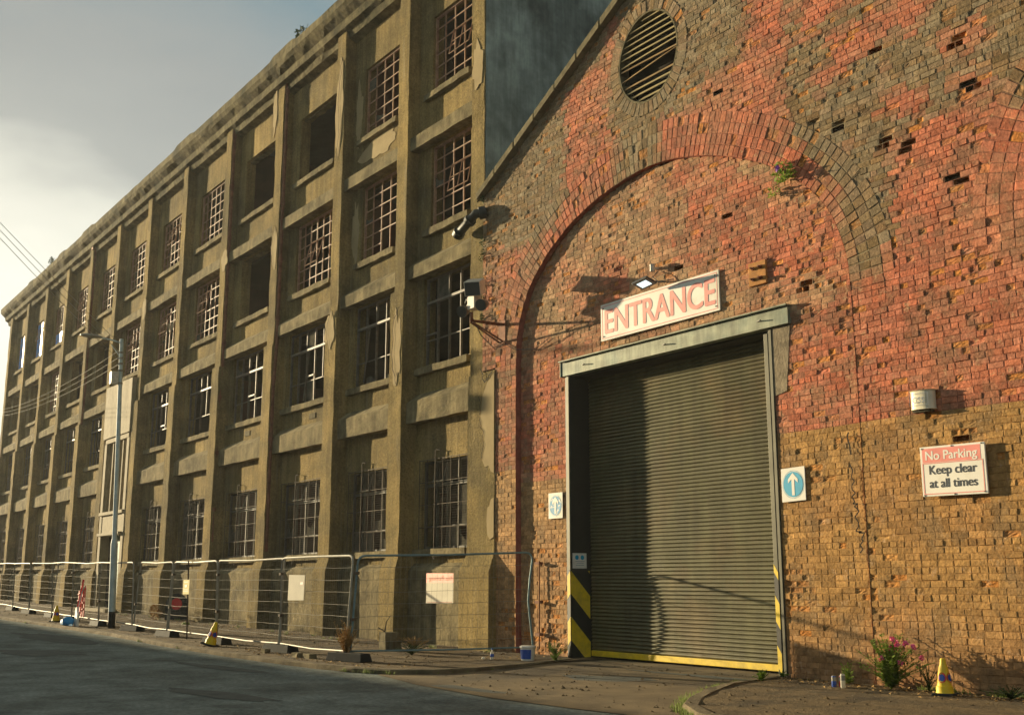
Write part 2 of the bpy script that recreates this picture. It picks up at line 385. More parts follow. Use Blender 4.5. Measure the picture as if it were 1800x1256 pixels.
mbp.face([(x, y, 0.0) for x, y in KL[11:16]] + [(-15.9, 12.15, 0.0)])
tag(mbp.build('pavement', M['path']), kind='structure')
poly_sheet('pavement', M['path'], KR + [(20, 13.0)], 0.0)
# kerbs as real steps
def kerb(pts, w, z0, z1, side):
    mb = MB(); path = []
    for i, (x, y) in enumerate(pts):
        a = Vector(pts[max(i - 1, 0)]); b = Vector(pts[min(i + 1, len(pts) - 1)]); d = (b - a).normalized()
        nrm = Vector((d.y, -d.x)) * side
        path.append(((x, y, gz(x)), (nrm.x, nrm.y, 0), (0, 0, 1)))
    # subdivide for a worn edge
    path2 = []
    for i in range(len(path) - 1):
        (o1, a1, b1), (o2, a2, b2) = path[i], path[i + 1]
        n = max(1, int((Vector(o2) - Vector(o1)).length / 0.45))
        for k in range(n):
            t = k / n; path2.append((Vector(o1).lerp(Vector(o2), t), Vector(a1).lerp(Vector(a2), t), b1))
    path2.append((Vector(path[-1][0]), Vector(path[-1][1]), (0, 0, 1)))
    st = len(mb.v)
    mb.sweep([(-w * 0.5, z0), (w * 0.5, z0), (w * 0.5, z1 - 0.02), (w * 0.38, z1), (-w * 0.5, z1)], path2)
    for i in range(st, len(mb.v)):
        v = mb.v[i]; mb.v[i] = (v[0] + random.uniform(-.015, .015), v[1] + random.uniform(-.015, .015), v[2] + random.uniform(-.007, .007))
    return mb
tag(kerb(KL, 0.16, -0.12, 0.012, 1).build('kerb', M['kerb']), kind='structure')
tag(kerb(KR, 0.16, -0.12, 0.012, 1).build('kerb', M['kerb']), kind='structure')
def klo(x): return -5.0
def khi(x):
    if x > -15.4: return 9.9
    for i in range(len(KL) - 1):
        if KL[i][0] <= x <= KL[i + 1][0]:
            t = (x - KL[i][0]) / (KL[i + 1][0] - KL[i][0]); return KL[i][1] + t * (KL[i + 1][1] - KL[i][1]) + 0.05
    return 8.4
strip_sheet('road', M['asphalt'], [-300, -200, -150, -110, -95, -80, -70, -60, -50, -42, -36, -30, -26, -25, -23, -21.5, -19, -17.6, -16.6, -15.9, -15.5, -15.3, -12, -8, 0, 20, 60], klo, lambda x: khi(x), -0.075)
# concrete apron in front of the gate
mb = MB(); ap = [(-15.95, 8.75), (-14.0, 8.35), (-12.0, 8.2), (-10.4, 8.3), (-8.9, 8.5), (-9.6, 9.3), (-10.2, 10.1), (-10.8, 11), (-11.2, 12), (-11.3, 13.9), (-16.5, 13.9), (-16.1, 12.8), (-15.8, 12), (-15.5, 11), (-15.35, 10), (-15.45, 9.4)]
mb.face([(x, y, -0.066 + 0.05 * max(0, min(1, (y - 9) / 4))) for x, y in ap]); tag(mb.build('driveway', M['apron']), kind='structure')
# opposite footway strip
strip_sheet('pavement', M['path'], [-200, -110, -60, -26, 0, 60], lambda x: -7.0, lambda x: -5.0, -0.0)
# road repairs and worn holes
for cx, cy, rx, ry, rz, mname in ((-14.3, 5.6, 1.1, 0.26, 0.2, 'patchroad'), (-18.9, 7.3, 1.6, 0.22, 0.1, 'patchroad'), (-24.9, 5.7, 1.5, 0.6, 0.4, 'patchroad'), (-12.8, 8.9, 0.9, 0.35, 0.3, 'patchroad'), (-30, 7.2, 2.5, 0.5, 0.05, 'patchroad'), (-13.2, 10.9, 1.0, 0.4, 0.5, 'patchroad'), (-12.3, 12.3, 1.3, 0.12, 0.05, 'patchroad')):
    mb = MB(); pts = []
    z = -0.070 + (0.05 * max(0, min(1, (cy - 9) / 4)) + 0.006 if cy > 8.4 else 0)
    for k in range(28):
        a = 2 * math.pi * k / 28; q = 1 + 0.55 * noise.noise(Vector((math.cos(a) * 1.7 + cx, math.sin(a) * 1.7, cy)))
        pts.append((cx + rx * q * math.cos(a) * math.cos(rz) - ry * q * math.sin(a) * math.sin(rz), cy + rx * q * math.cos(a) * math.sin(rz) + ry * q * math.sin(a) * math.cos(rz), 0))
    mb.face([(x, y, gz(x) + z + (0.05 * (y - cy) / 4 if cy > 9 else 0)) for x, y, _ in pts]); tag(mb.build('road_patch', M[mname]), kind='structure')

# loose stones and dirt on the footway and apron
mb = MB()
for _ in range(1500):
    if random.random() < 0.75:
        x = random.uniform(-48, -16.2); y = khi(x) + abs(random.gauss(0, 1)) * 1.9 + 0.1
        if y > 13.2: continue
        z = gz(x)
    else:
        x = random.uniform(-15, -7.5); y = random.uniform(8.6, 12.9); z = -0.05
        if x > -11: z = 0.0 if y > 9.2 + (-9.5 - x) * 1.2 else -0.06
        else: z = -0.06 + 0.05 * max(0, min(1, (y - 9) / 4))
    s_ = random.uniform(0.008, 0.032) * (1.6 if random.random() < 0.07 else 1)
    a = random.random() * 6.28
    vs_ = [(x + s_ * math.cos(a + k * 2.09) * random.uniform(.6, 1.2), y + s_ * math.sin(a + k * 2.09) * random.uniform(.6, 1.2), z) for k in range(3)] + [(x, y, z + s_ * random.uniform(.4, .9))]
    mb.poly(vs_, [(0, 1, 3), (1, 2, 3), (2, 0, 3)])
tag(mb.build('gravel', M['path']), 'loose stones and grit scattered over the footway and gateway', 'gravel', kind='stuff')

# ------------------------------------------------------------------ concrete factory
PY = 13.4      # plane of the recessed panels
WL = [-22.23, -25.83, -30.05, -34.37, -38.71, -42.95, -47.26, -51.55, -55.90, -60.18, -64.52, -68.81]
fac = empty('factory_building', (-44.6, 13.4, 0), 'long derelict four storey concrete factory with rows of broken windows, left of the brick warehouse', 'factory')
pil = [(-19.86, -19.38)]                       # right-hand end pilaster
for n in range(12): pil.append((WL[n] - 1.12, WL[n] - 0.62))
rows = {4: (13.30, 15.36), 3: (9.75, 11.88), 2: (6.35, 8.54), 1: (2.09, 4.10)}
OPEN = {(3, 4), (4, 4), (4, 3), (8, 3), (9, 3), (11, 3), (12, 3)}
LX = -70.3
wallmb = MB(); slabs = MB()
win_specs = []
for n in range(12):
    pl = pil[n + 1][1]; pr = pil[n][0]        # panel spans pl..pr
    cuts = []
    for r in (1, 2, 3, 4):
        if n == 6 and r in (1, 2): continue
        z0, z1 = rows[r]; x0 = WL[n]; x1 = pr - 0.62 if n > 1 else pr - 0.6
        if r == 2: x0 -= 0.24
        if r == 1: x0 -= 0.2
        if (n + 1, r) in OPEN: z1 = z1 if r == 3 or r == 4 else z1
        cuts.append((z0, z1, x0, x1, r)); win_specs.append((n + 1, r, x0, x1, z0, z1))
    zc = 0.0
    for (z0, z1, x0, x1, r) in cuts:
        wallmb.box(pl - .3, pr + .3, PY, PY + 0.32, zc, z0)
        wallmb.box(pl - .3, x0, PY, PY + 0.32, z0, z1)
        wallmb.box(x1, pr + .3, PY, PY + 0.32, z0, z1)
        zc = z1
    wallmb.box(pl - .3, pr + .3, PY, PY + 0.32, zc, 17.2)
wallmb.build('wall', M['render'], fac)
# pilasters, wider and deeper below
for n, (a, b) in enumerate(pil):
    mb = MB(); c = (a + b) / 2; g = gz(c) - 0.1
    if n == 0:
        mb.rough(a, -19.36, 13.03, PY + .3, 5.7, 17.0)
        mb.rough(a - 0.02, -18.86, 12.99, PY + .3, 1.9, 5.72, j=0.01)
        mb.poly([(a - .06, 12.82, g), (-18.82, 12.82, g), (-18.82, 13.3, g), (a - .06, 13.3, g), (a - .06, 12.82, 1.55), (-18.82, 12.82, 1.55), (-18.82, 13.3, 1.9), (a - .06, 13.3, 1.9), (a - .02, 12.98, 1.92), (-18.86, 12.98, 1.92)],
                [(0, 1, 5, 4), (1, 2, 6, 5), (3, 0, 4, 7), (4, 5, 9, 8), (9, 6, 7, 8)[::1], (5, 6, 9), (4, 8, 7)])
    else:
        mb.rough(a, b, 13.06, PY + .1, 8.2, 17.0)
        mb.rough(a - .06, b + .06, 12.99, PY + .1, 1.85, 8.32)
        w0, w1 = a - .11, b + .11
        mb.poly([(w0, 12.86, g), (w1, 12.86, g), (w1, PY, g), (w0, PY, g), (w0, 12.88, 1.62), (w1, 12.88, 1.62), (w1, PY, 1.75), (w0, PY, 1.75), (a - .06, 12.985, 1.9), (b + .06, 12.985, 1.9), (b + .06, PY, 1.95), (a - .06, PY, 1.95)],
                [(0, 1, 5, 4), (1, 2, 6, 5), (3, 0, 4, 7), (4, 5, 9, 8), (5, 6, 10, 9), (7, 4, 8, 11), (8, 9, 10, 11)])
    mb.build('pilaster', M['render'], fac)
# spandrel beams and base course
for n in range(12):
    pl = pil[n + 1][1]; pr = pil[n][0]
    for (z0, z1) in ((5.02, 5.62), (8.56, 8.98), (11.90, 12.34)):
        if n == 6 and z0 < 8: continue
        mb = MB(); k = 8; path = []
        for i in range(k + 1):
            x = pl + (pr - pl) * i / k
            path.append(((x, random.uniform(-.008, .008), random.uniform(-.008, .008)), (0, 1, 0), (0, 0, 1)))
        mb.sweep([(13.14, z0), (13.14, z1 - 0.10), (PY + .01, z1 + 0.12), (PY + .01, z0)], path)
        mb.build('spandrel_beam', M['trim'], fac)
    if n == 6: continue
    mb = MB(); g = gz((pl + pr) / 2) - .1
    mb.poly([(pl, 13.24, g), (pr, 13.24, g), (pl, 13.24, 1.6), (pr, 13.24, 1.6), (pl, PY + .01, 1.78), (pr, PY + .01, 1.78)], [(0, 1, 3, 2), (2, 3, 5, 4)])
    mb.build('base_course', M['trim'], fac)
# cornice: broken-edged projecting gutter
mb = MB(); path = []; k = 150; prf = [(13.42, 16.42), (13.16, 16.50), (13.10, 16.68), (12.95, 16.74), (12.92, 16.95), (12.74, 17.08), (12.66, 17.20), (12.66, 17.44), (12.78, 17.52), (13.6, 17.56), (13.9, 17.5), (13.9, 16.4)]
x0c, x1c = -71.0, -19.35
for i in range(k + 1):
    x = x0c + (x1c - x0c) * i / k
    path.append(((x, 0, 0), (0, 1, 0), (0, 0, 1)))
st = len(mb.v); mb.sweep(prf, path)
for i in range(st, len(mb.v)):
    v = mb.v[i]; q = noise.noise(Vector((v[0] * 1.3, v[1] * 9, v[2] * 9)))
    top = v[2] > 17.3
    mb.v[i] = (v[0], v[1] + 0.035 * q, v[2] + (0.07 if top else 0.03) * q + (0.10 if top and noise.noise(Vector((v[0] * .45, 3, 1))) > 0.18 else 0))
mb.build('cornice', M['corn'], fac)
# back of the building, floors, end walls
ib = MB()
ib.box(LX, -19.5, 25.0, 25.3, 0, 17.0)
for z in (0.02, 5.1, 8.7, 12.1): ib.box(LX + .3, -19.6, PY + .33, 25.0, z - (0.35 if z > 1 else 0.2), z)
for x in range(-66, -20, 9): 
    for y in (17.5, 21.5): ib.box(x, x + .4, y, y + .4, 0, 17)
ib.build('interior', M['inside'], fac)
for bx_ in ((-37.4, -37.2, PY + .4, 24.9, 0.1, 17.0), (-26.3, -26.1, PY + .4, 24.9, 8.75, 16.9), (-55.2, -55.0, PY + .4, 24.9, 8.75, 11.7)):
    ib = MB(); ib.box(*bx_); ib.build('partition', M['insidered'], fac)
mb = MB(); mb.box(LX - .2, -19.4, PY + .1, 25.4, 16.95, 17.2); mb.build('roof', M['slate'], fac)
mb = MB(); mb.box(-19.65, -19.36, PY + .3, 25.4, 0, 17.4); mb.box(-19.40, -19.30, 13.06, 13.75, 8.0, 17.3); mb.rough(-19.40, -19.31, 22, 22.6, 8, 17.3)
mb.build('end_wall', M['side'], fac)
mb = MB(); mb.box(LX, LX + .3, PY + .1, 25.4, 0, 17.0); mb.build('end_wall', M['render'], fac)
# ledge of torn render on the end wall
mb = MB(); mb.box(-19.34, -19.26, 13.86, 14.5, 11.15, 11.24, 0.02); mb.build('render_scar', M['patch'], fac)

# ---- windows
def window(bay, r, x0, x1, z0, z1):
    op = (bay, r) in OPEN
    w = x1 - x0; h = z1 - z0
    fy = PY + 0.07
    f = MB(); t = 0.022
    if not op:
        f.box(x0, x0 + .05, fy, fy + .06, z0, z1); f.box(x1 - .05, x1, fy, fy + .06, z0, z1)
        f.box(x0 + .05, x1 - .05, fy, fy + .06, z0, z0 + .05); f.box(x0 + .05, x1 - .05, fy, fy + .06, z1 - .05, z1)
        rnd = random.Random(bay * 10 + r)
        if r >= 3:
            cols = 4 if w < 2.0 else 6; rws = 6 if r == 4 else 6
            pane_rows = [z0 + h * i / rws for i in range(rws + 1)]
            pane_cols = [x0 + w * i / cols for i in range(cols + 1)]
            tilt = rnd.random() < 0.7; tc0 = rnd.choice([1, 1, 2]); tr0 = rnd.choice([2, 3])
            for i in range(1, cols):
                heavy = (cols == 6 and i == 3)
                k = 0.03 if heavy else t
                f.box(pane_cols[i] - k / 2, pane_cols[i] + k / 2, fy + .01, fy + .045, z0 + .05, z1 - .05)
            for i in range(1, rws):
                if tilt and i in (tr0 + 1,):
                    f.box(x0 + .05, pane_cols[tc0], fy + .012, fy + .04, pane_rows[i] - t / 2, pane_rows[i] + t / 2)
                    f.box(pane_cols[tc0 + 2], x1 - .05, fy + .012, fy + .04, pane_rows[i] - t / 2, pane_rows[i] + t / 2)
                elif rnd.random() < 0.12:
                    c = rnd.randint(1, cols - 1)
                    f.box(x0 + .05, pane_cols[c], fy + .012, fy + .04, pane_rows[i] - t / 2, pane_rows[i] + t / 2)
                else: f.box(x0 + .05, x1 - .05, fy + .012, fy + .04, pane_rows[i] - t / 2, pane_rows[i] + t / 2)
            if tilt:     # opening light hanging askew
                a, b = pane_cols[tc0], pane_cols[tc0 + 2]; lo, hi = pane_rows[tr0], pane_rows[tr0 + 2]
                dy = 0.16; dx = rnd.uniform(-.06, .06)
                for (p, q) in (((a, lo), (a + dx, hi)), ((b, lo), (b + dx, hi)), (((a + b) / 2, lo), ((a + b) / 2 + dx, hi))):
                    f.tube([(p[0], fy - dy, p[1]), (q[0], fy, q[1])], 0.016, 4)
                for zz, yy, dd in ((lo, fy - dy, 0), ((lo + hi) / 2, fy - dy / 2, dx / 2), (hi, fy, dx)):
                    f.tube([(a + dd, yy, zz), (b + dd, yy, zz)], 0.016, 4)
            keep = 0.05
        elif r == 2:
            cols = 4 if w < 2.2 else 5; t2 = 0.032
            pane_cols = [x0 + w * i / cols for i in range(cols + 1)]; pane_rows = [z0, z0 + h * .30, z0 + h * .72, z1]
            for i in range(1, cols):
                f.box(pane_cols[i] - t2 / 2, pane_cols[i] + t2 / 2, fy, fy + .06, z0 + .05 if rnd.random() < .7 else pane_rows[1], z1 - .05)
            f.box(x0 + .05, x1 - .05, fy - .03, fy + .06, pane_rows[2] - .03, pane_rows[2] + .03)
            f.box(x0 + .05, x1 - .05, fy + .01, fy + .05, pane_rows[1] - t / 2, pane_rows[1] + t / 2)
            if rnd.random() < .8:
                c = rnd.randint(0, 2); f.box(pane_cols[c], pane_cols[c + 1], fy - .02, fy + .03, pane_rows[1] + .12, pane_rows[1] + .16)
            if rnd.random() < .5:
                c = rnd.randint(1, 2); f.tube([(pane_cols[c], fy - .05, z0 + .1), (pane_cols[c] + .25, fy - .02, pane_rows[2])], 0.02, 4)
            keep = 0.12
        else:
            cols = 3; t2 = 0.05
            pane_cols = [x0 + w * v for v in (0, .27, .5, .74, 1)]; pane_rows = [z0, z0 + h * .25, z0 + h * .72, z1]
            for i in (1, 2, 3): f.box(pane_cols[i] - t2 / 2, pane_cols[i] + t2 / 2, fy, fy + .06, z0 + .05, z1 - .05)
            f.box(x0 + .05, x1 - .05, fy - .02, fy + .06, pane_rows[2] - .035, pane_rows[2] + .035)
            f.box(x0 + .05, x1 - .05, fy, fy + .05, pane_rows[1] - .02, pane_rows[1] + .02)
            a, b = pane_cols[1], pane_cols[2]
            f.tube([(a, fy, z1 - .06), (a + .06, fy - .14, pane_rows[2] + .06)], .02, 4); f.tube([(b, fy, z1 - .06), (b + .06, fy - .14, pane_rows[2] + .06)], .02, 4)
            f.tube([(a + .06, fy - .14, pane_rows[2] + .06), (b + .06, fy - .14, pane_rows[2] + .06)], .02, 4)
            keep = 0.30
        win = f.build('window', M['frame'] if r >= 3 else (M['greyframe'] if r == 2 else M['dullframe']), fac)
        pm = MB()
        for i in range(len(pane_cols) - 1):
            for j in range(len(pane_rows) - 1):
                if rnd.random() < keep:
                    a, b, lo, hi = pane_cols[i] + .012, pane_cols[i + 1] - .012, pane_rows[j] + .012, pane_rows[j + 1] - .012
                    if rnd.random() < 0.45:
                        pm.prism([(a, lo), (b, lo), (b, lo + (hi - lo) * rnd.uniform(.1, .5)), ((a + b) / 2, lo + (hi - lo) * rnd.uniform(.1, .4)), (a, lo + (hi - lo) * rnd.uniform(.2, .9))], fy + .026, fy + .031)
                    else: pm.box(a, b, fy + .026, fy + .031, lo, hi)
        if pm.v: pm.build('pane', M['glass'], win)
        if r == 4 and bay >= 10:
            bm_ = MB(); top = z1 if bay >= 11 else z0 + h * .36
            bm_.box(x0 + .05, x1 - .05, fy + .018, fy + .024, z0 + .05, top - .05); bm_.build('sheeting', M['blueglass'], win)
        par = win
    else:
        f.rough(x0 - .01, x1 + .01, PY + .12, PY + .3, z1 - .04, z1 + .02, axis='x', step=.2, j=.02)
        par = f.build('window', M['trim'], fac)
    # sill
    s_ = MB(); d = 0.13
    s_.rough(x0 - .22, x1 + .06, PY - d, PY + .06, z0 - .17, z0 - .01, axis='x', step=.3, j=.014 if r > 2 else .008)
    s_.build('sill', M['trim'], par)
    if r == 1:
        # rusty security grille standing off the window
        g = MB(); gy = PY - .06
        for i in range(7):
            x = x0 - .04 + (w + .08) * i / 6; g.box(x - .007, x + .007, gy, gy + .012, z0 - .05, z1 + .04)
        for i in range(5):
            z = z0 - .04 + (h + .06) * i / 4; g.box(x0 - .05, x1 + .05, gy - .004, gy + .006, z - .009, z + .009)
        nn = int(h / 0.055) if bay < 5 else int(h / .11)
        for i in range(nn):
            z = z0 + h * i / nn; g.box(x0 - .03, x1 + .03, gy + .013, gy + .016, z - .0022, z + .0022)
        g.build('grille', M['mesh_rust'], par)
        bkt = MB(); xm = x0 + w * .38
        bkt.tube([(xm, gy - .05, z1 + .22), (xm - .02, gy - .05, z0 - .25)], .014, 5); bkt.tube([(xm, PY, z1 + .24), (xm + .02, gy - .05, z1 + .22), (xm + .16, PY - .1, z1 + .2)], .012, 5)
        bkt.build('bar', M['mesh_rust'], par)
for s in win_specs: window(*s)

# entrance bay
pl, pr = pil[7][1], pil[6][0]
mb = MB()
mb.rough(pl + .1, pr - .1, 12.92, PY + .01, 7.15, 9.35, axis='x', step=.5, j=.01)
mb.box(pl + .3, pr - .3, 12.98, 13.3, 6.95, 7.15)
mb.box(pl + .2, pl + .55, 12.98, PY + .01, 0.1, 6.95); mb.box(pr - .55, pr - .2, 12.98, PY + .01, 0.1, 6.95)
mb.box(pl + .55, pr - .55, 13.0, 13.38, 3.25, 4.0); mb.box(pl + .3, pr - .3, 12.9, 13.3, 3.98, 4.12)
mb.box(pl + .4, pr - .4, 12.85, 13.3, 3.15, 3.27)
po = mb.build('entrance_surround', M['portal'], fac, bevel=.02)
xa, xb = pl + .55, pr - .55
mb = MB()
mb.box(xa, xb, 13.33, 13.38, 4.12, 6.95); mb.build('pane', M['glass'], po)
mb = MB()
for i in range(5):
    x = xa + (xb - xa) * i / 4; mb.box(x - .06, x + .06, 13.05, 13.33, 4.13, 6.94)
mb.build('mullion', M['portal'], po)
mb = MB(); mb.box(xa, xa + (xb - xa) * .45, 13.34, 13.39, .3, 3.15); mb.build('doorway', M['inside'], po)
mb = MB(); mb.box(xa + (xb - xa) * .45, xb, 13.28, 13.36, .3, 3.15)
for z in (.5, 1.3, 2.2): mb.box(xa + (xb - xa) * .5, xb - .15, 13.26, 13.28, z, z + .6)
mb.build('door', M['teal'], po)
mb = MB(); mb.box(pl + .3, pr - .2, 12.5, 13.3, 0.0, .32); mb.box(pl + .3, pl + 2.2, 12.2, 12.5, 0.0, .2); mb.build('step', M['portal'], po)

# downpipes
for (x, ztop, zb, y, bow) in ((-30.62, 16.9, 2.2, 13.2, 0.06), (-34.98, 16.9, 2.6, 13.2, 0.0), (-52.2, 16.6, 1.8, 13.2, 0.0)):
    mb = MB(); pts = [(x, y - (0.06 if z > 8.3 else .12), z) for z in [ztop - i * (ztop - zb) / 12 for i in range(13)]]
    mb.tube(pts, .055, 8)
    z = ztop - .4
    while z > zb: mb.tube([(x, y - (0.06 if z > 8.3 else .12), z), (x, y - (0.06 if z > 8.3 else .12), z - .12)], .078, 8); z -= 1.83
    mb.box(x - .13, x + .13, y - .22, y + .05, ztop, ztop + .25)
    mb.build('downpipe', M['iron'], fac, smooth=True)
# pipe elbow that sticks out beside the warehouse corner
mb = MB(); mb.tube([(-19.2, 13.0, 9.28), (-19.35, 12.8, 9.24), (-19.5, 12.78, 9.15), (-19.95, 12.8, 9.0), (-20.02, 12.82, 8.98)], .10, 10)
mb.tube([(-19.98, 12.8, 9.0), (-20.1, 12.82, 8.95)], .14, 10); mb.tube([(-19.5, 12.78, 9.15), (-19.58, 12.78, 9.12)], .14, 10); mb.tube([(-19.22, 12.98, 9.28), (-19.3, 12.86, 9.25)], .14, 10)
mb.build('pipe_elbow', M['blackiron'], fac, smooth=True)

# render patches, cracks, air bricks
def blob(mb, cx, cz, rx, rz, y, th, seed, n=30, jag=.25):
    pts = []
    for k in range(n):
        a = 2 * math.pi * k / n; q = 1 + jag * noise.noise(Vector((math.cos(a) * 2 + seed, math.sin(a) * 2, seed * 1.7))) * 2
        pts.append((cx + rx * q * math.cos(a), cz + rz * q * math.sin(a)))
    mb.prism(pts, y, y + th)
mb = MB()
mb.prism([(-18.87, 3.55), (-18.87, 5.66), (-19.12, 5.5), (-19.30, 5.2), (-19.38, 4.7), (-19.26, 4.45), (-19.22, 4.1), (-19.30, 3.85), (-19.20, 3.7), (-19.06, 3.72), (-18.98, 3.6)], 12.976, 12.99)
mb.build('render_patch', M['patch'], fac); mb = MB()
mb.prism([(-18.87, 2.25), (-18.87, 3.05), (-18.97, 3.02), (-19.03, 2.88), (-19.10, 2.86), (-19.13, 2.6), (-19.10, 2.3), (-19.0, 2.2)], 12.976, 12.99)
mb.build('render_patch', M['patch'], fac)
for (cx, cz, rx, rz, y, s_) in ((-23.05, 6.9, .22, .8, 12.965, 1), (-26.7, 14.3, .22, 1.5, 13.03, 2), (-25.0, 12.85, .9, .32, 13.375, 3), (-35.1, 12.0, .25, .35, 13.03, 4), (-26.75, 8.0, .26, .5, 12.965, 5), (-30.9, 11.4, .2, .6, 13.03, 6), (-19.62, 12.9, .2, .55, 13.0, 7), (-26.15, 14.2, .2, .9, 13.385, 9), (-26.2, 10.7, .2, .8, 13.385, 11), (-31.3, 16.0, .15, .8, 13.03, 12), (-43.7, 12.0, .2, .5, 13.03, 13)):
    mb = MB(); blob(mb, cx, cz, rx, rz, y + .012, .03, s_ * 3.1); mb.build('render_patch', M['patch'], fac)
mb = MB()
def crack(mb, pts, y, w=.014, wob=.05):
    P2 = []
    for i in range(len(pts) - 1):
        for k in range(5):
            t = k / 5; P2.append((pts[i][0] * (1 - t) + pts[i + 1][0] * t + random.uniform(-wob, wob), pts[i][1] * (1 - t) + pts[i + 1][1] * t + random.uniform(-wob, wob) * .5))
    P2.append(pts[-1])
    for i in range(len(P2) - 1):
        (a, b), (c, d) = P2[i], P2[i + 1]; l_ = math.hypot(c - a, d - b) or 1; nx, nz_ = -(d - b) / l_ * w, (c - a) / l_ * w
        mb.face([(a - nx, y, b - nz_), (c - nx, y, d - nz_), (c + nx, y, d + nz_), (a + nx, y, b + nz_)])
crack(mb, [(-22.9, 7.9), (-23.2, 7.6), (-23.2, 6.5), (-23.0, 6.0)], 12.955, .012)
crack(mb, [(-26.6, 15.9), (-26.75, 14.8), (-26.65, 13.6), (-26.8, 12.9)], 13.02, .012)
crack(mb, [(-19.42, 5.9), (-19.2, 5.5), (-18.92, 5.7)], 12.96, .014)
crack(mb, [(-19.40, 5.2), (-19.40, 4.7), (-19.24, 4.4), (-19.3, 3.9)], 12.965, .008)
crack(mb, [(-30.9, 12.0), (-31.1, 11.3), (-30.95, 10.8)], 13.02, .012)
crack(mb, [(-26.6, 8.9), (-26.85, 8.0), (-26.6, 7.0)], 12.955, .01)
crack(mb, [(-35.2, 16.2), (-35.4, 14.4)], 13.02, .01); crack(mb, [(-43.5, 12.1), (-43.6, 11.0)], 13.02, .02); crack(mb, [(-39.4, 12.2), (-39.5, 10.8)], 13.02, .025)
mb.build('cracks', M['crack'], fac)
mb = MB()
for (x, z) in ((-28.7, 5.85), (-33.4, 5.85)): mb.box(x, x + .4, 13.38, 13.41, z, z + .16)
mb.box(-22.5, -22.25, 13.36, 13.41, 5.6, 5.68)
mb.build('air_brick', M['coping'], fac)
# small growths on the parapet
def leafy(mb, cx, cy, cz, rx, ry, rz, n, size, rnd=random):
    for _ in range(n):
        while True:
            a, b, c = rnd.uniform(-1, 1), rnd.uniform(-1, 1), rnd.uniform(-1, 1)
            if a * a + b * b + c * c < 1: break
        p = Vector((cx + a * rx, cy + b * ry, cz + c * rz)); s_ = size * rnd.uniform(.5, 1.3)
        u = Vector((rnd.uniform(-1, 1), rnd.uniform(-1, 1), rnd.uniform(-.4, 1))).normalized(); v = u.cross(Vector((rnd.uniform(-1, 1), rnd.uniform(-1, 1), rnd.uniform(-1, 1)))).normalized()
        mb.face([tuple(p - u * s_), tuple(p + v * s_ * .42), tuple(p + u * s_), tuple(p - v * s_ * .42)])
for (x, z, r_, n_, lab) in ((-29.3, 17.75, .26, 130, 'leafy weed growing on the factory cornice above the second downpipe'), (-60.0, 17.75, .35, 90, 'small weed growing near the far end of the factory cornice')):
    mb = MB(); leafy(mb, x, 12.95, z, r_, .2, r_ * 1.1, n_, .07)
    for k in range(7): mb.tube([(x, 12.95, 17.5), (x + random.uniform(-.3, .3), 12.95 + random.uniform(-.15, .15), z + random.uniform(0, .4))], .008, 4)
    tag(mb.build('weed', M['leafdark']), lab, 'weed')

# ------------------------------------------------------------------ brick warehouse
wh = empty('brick_warehouse', (-13.9, 13.0, 0), 'red and tan painted brick warehouse with a big blind arch over its roller gate', 'warehouse')
FY = 13.012     # mortar plane of the outer wall
TY = 13.135     # mortar plane of the arch infill
ARCH = [(-18.13, 0.0), (-18.13, 5.9), (-18.06, 6.35), (-17.9, 6.85), (-17.6, 7.32), (-17.0, 7.84), (-16.33, 8.22), (-15.5, 8.51), (-14.63, 8.67), (-14.0, 8.71), (-13.42, 8.66), (-12.46, 8.43), (-11.47, 8.0), (-10.72, 7.5), (-10.12, 6.85), (-9.88, 6.2), (-9.8, 5.7), (-9.8, 0.0)]
SH = 11.03      # the neighbouring arch to the right
ARCH2 = [(x + SH, z) for x, z in ARCH]
RW = 0.76
def resample(pl, step):
    out_ = [pl[0]]; acc = 0
    for i in range(len(pl) - 1):
        (x0, z0), (x1, z1) = pl[i], pl[i + 1]; d = math.hypot(x1 - x0, z1 - z0); t = step - acc
        while t <= d:
            out_.append((x0 + (x1 - x0) * t / d, z0 + (z1 - z0) * t / d)); t += step
        acc = (d - (t - step))
    return out_
def smooth_pl(pl, it=3):
    for _ in range(it):
        q = [pl[0]]
        for i in range(len(pl) - 1):
            (a, b), (c, d) = pl[i], pl[i + 1]
            q += [(a * .75 + c * .25, b * .75 + d * .25), (a * .25 + c * .75, b * .25 + d * .75)]
        pl = q + [pl[-1]]
    return pl
def with_normals(pl):
    r_ = []
    for i in range(len(pl)):
        a = pl[max(0, i - 1)]; b = pl[min(len(pl) - 1, i + 1)]; dx, dz = b[0] - a[0], b[1] - a[1]; l_ = math.hypot(dx, dz)
        r_.append((pl[i][0], pl[i][1], -dz / l_, dx / l_))   # normal pointing outwards (up/left) for a left-to-right arch
    return r_
def arch_curve(A): return with_normals(smooth_pl([p for p in A if p[1] > 0][0:]))
def inner_z_span(A, z):
    """x extent of the opening at height z (None above the crown)"""
    xs = []
    for i in range(len(A) - 1):
        (x0, z0), (x1, z1) = A[i], A[i + 1]
        if (z0 - z) * (z1 - z) < 0: xs.append(x0 + (x1 - x0) * (z - z0) / (z1 - z0))
    return (min(xs), max(xs)) if len(xs) >= 2 else None
SA1 = smooth_pl(ARCH); SA2 = smooth_pl(ARCH2)
RINGZ = 5.6
def outer_poly(A, w):
    pts = []
    for (x, z, nx, nz_) in with_normals(A):
        if z > RINGZ: pts.append((x + nx * w, z + nz_ * w))
    return [(pts[0][0], 0)] + pts + [(pts[-1][0], 0)]
OA1 = outer_poly(SA1, RW - .03); OA2 = outer_poly(SA2, RW - .03)
VC = (-13.97, 10.83); VR = (.80, .885)

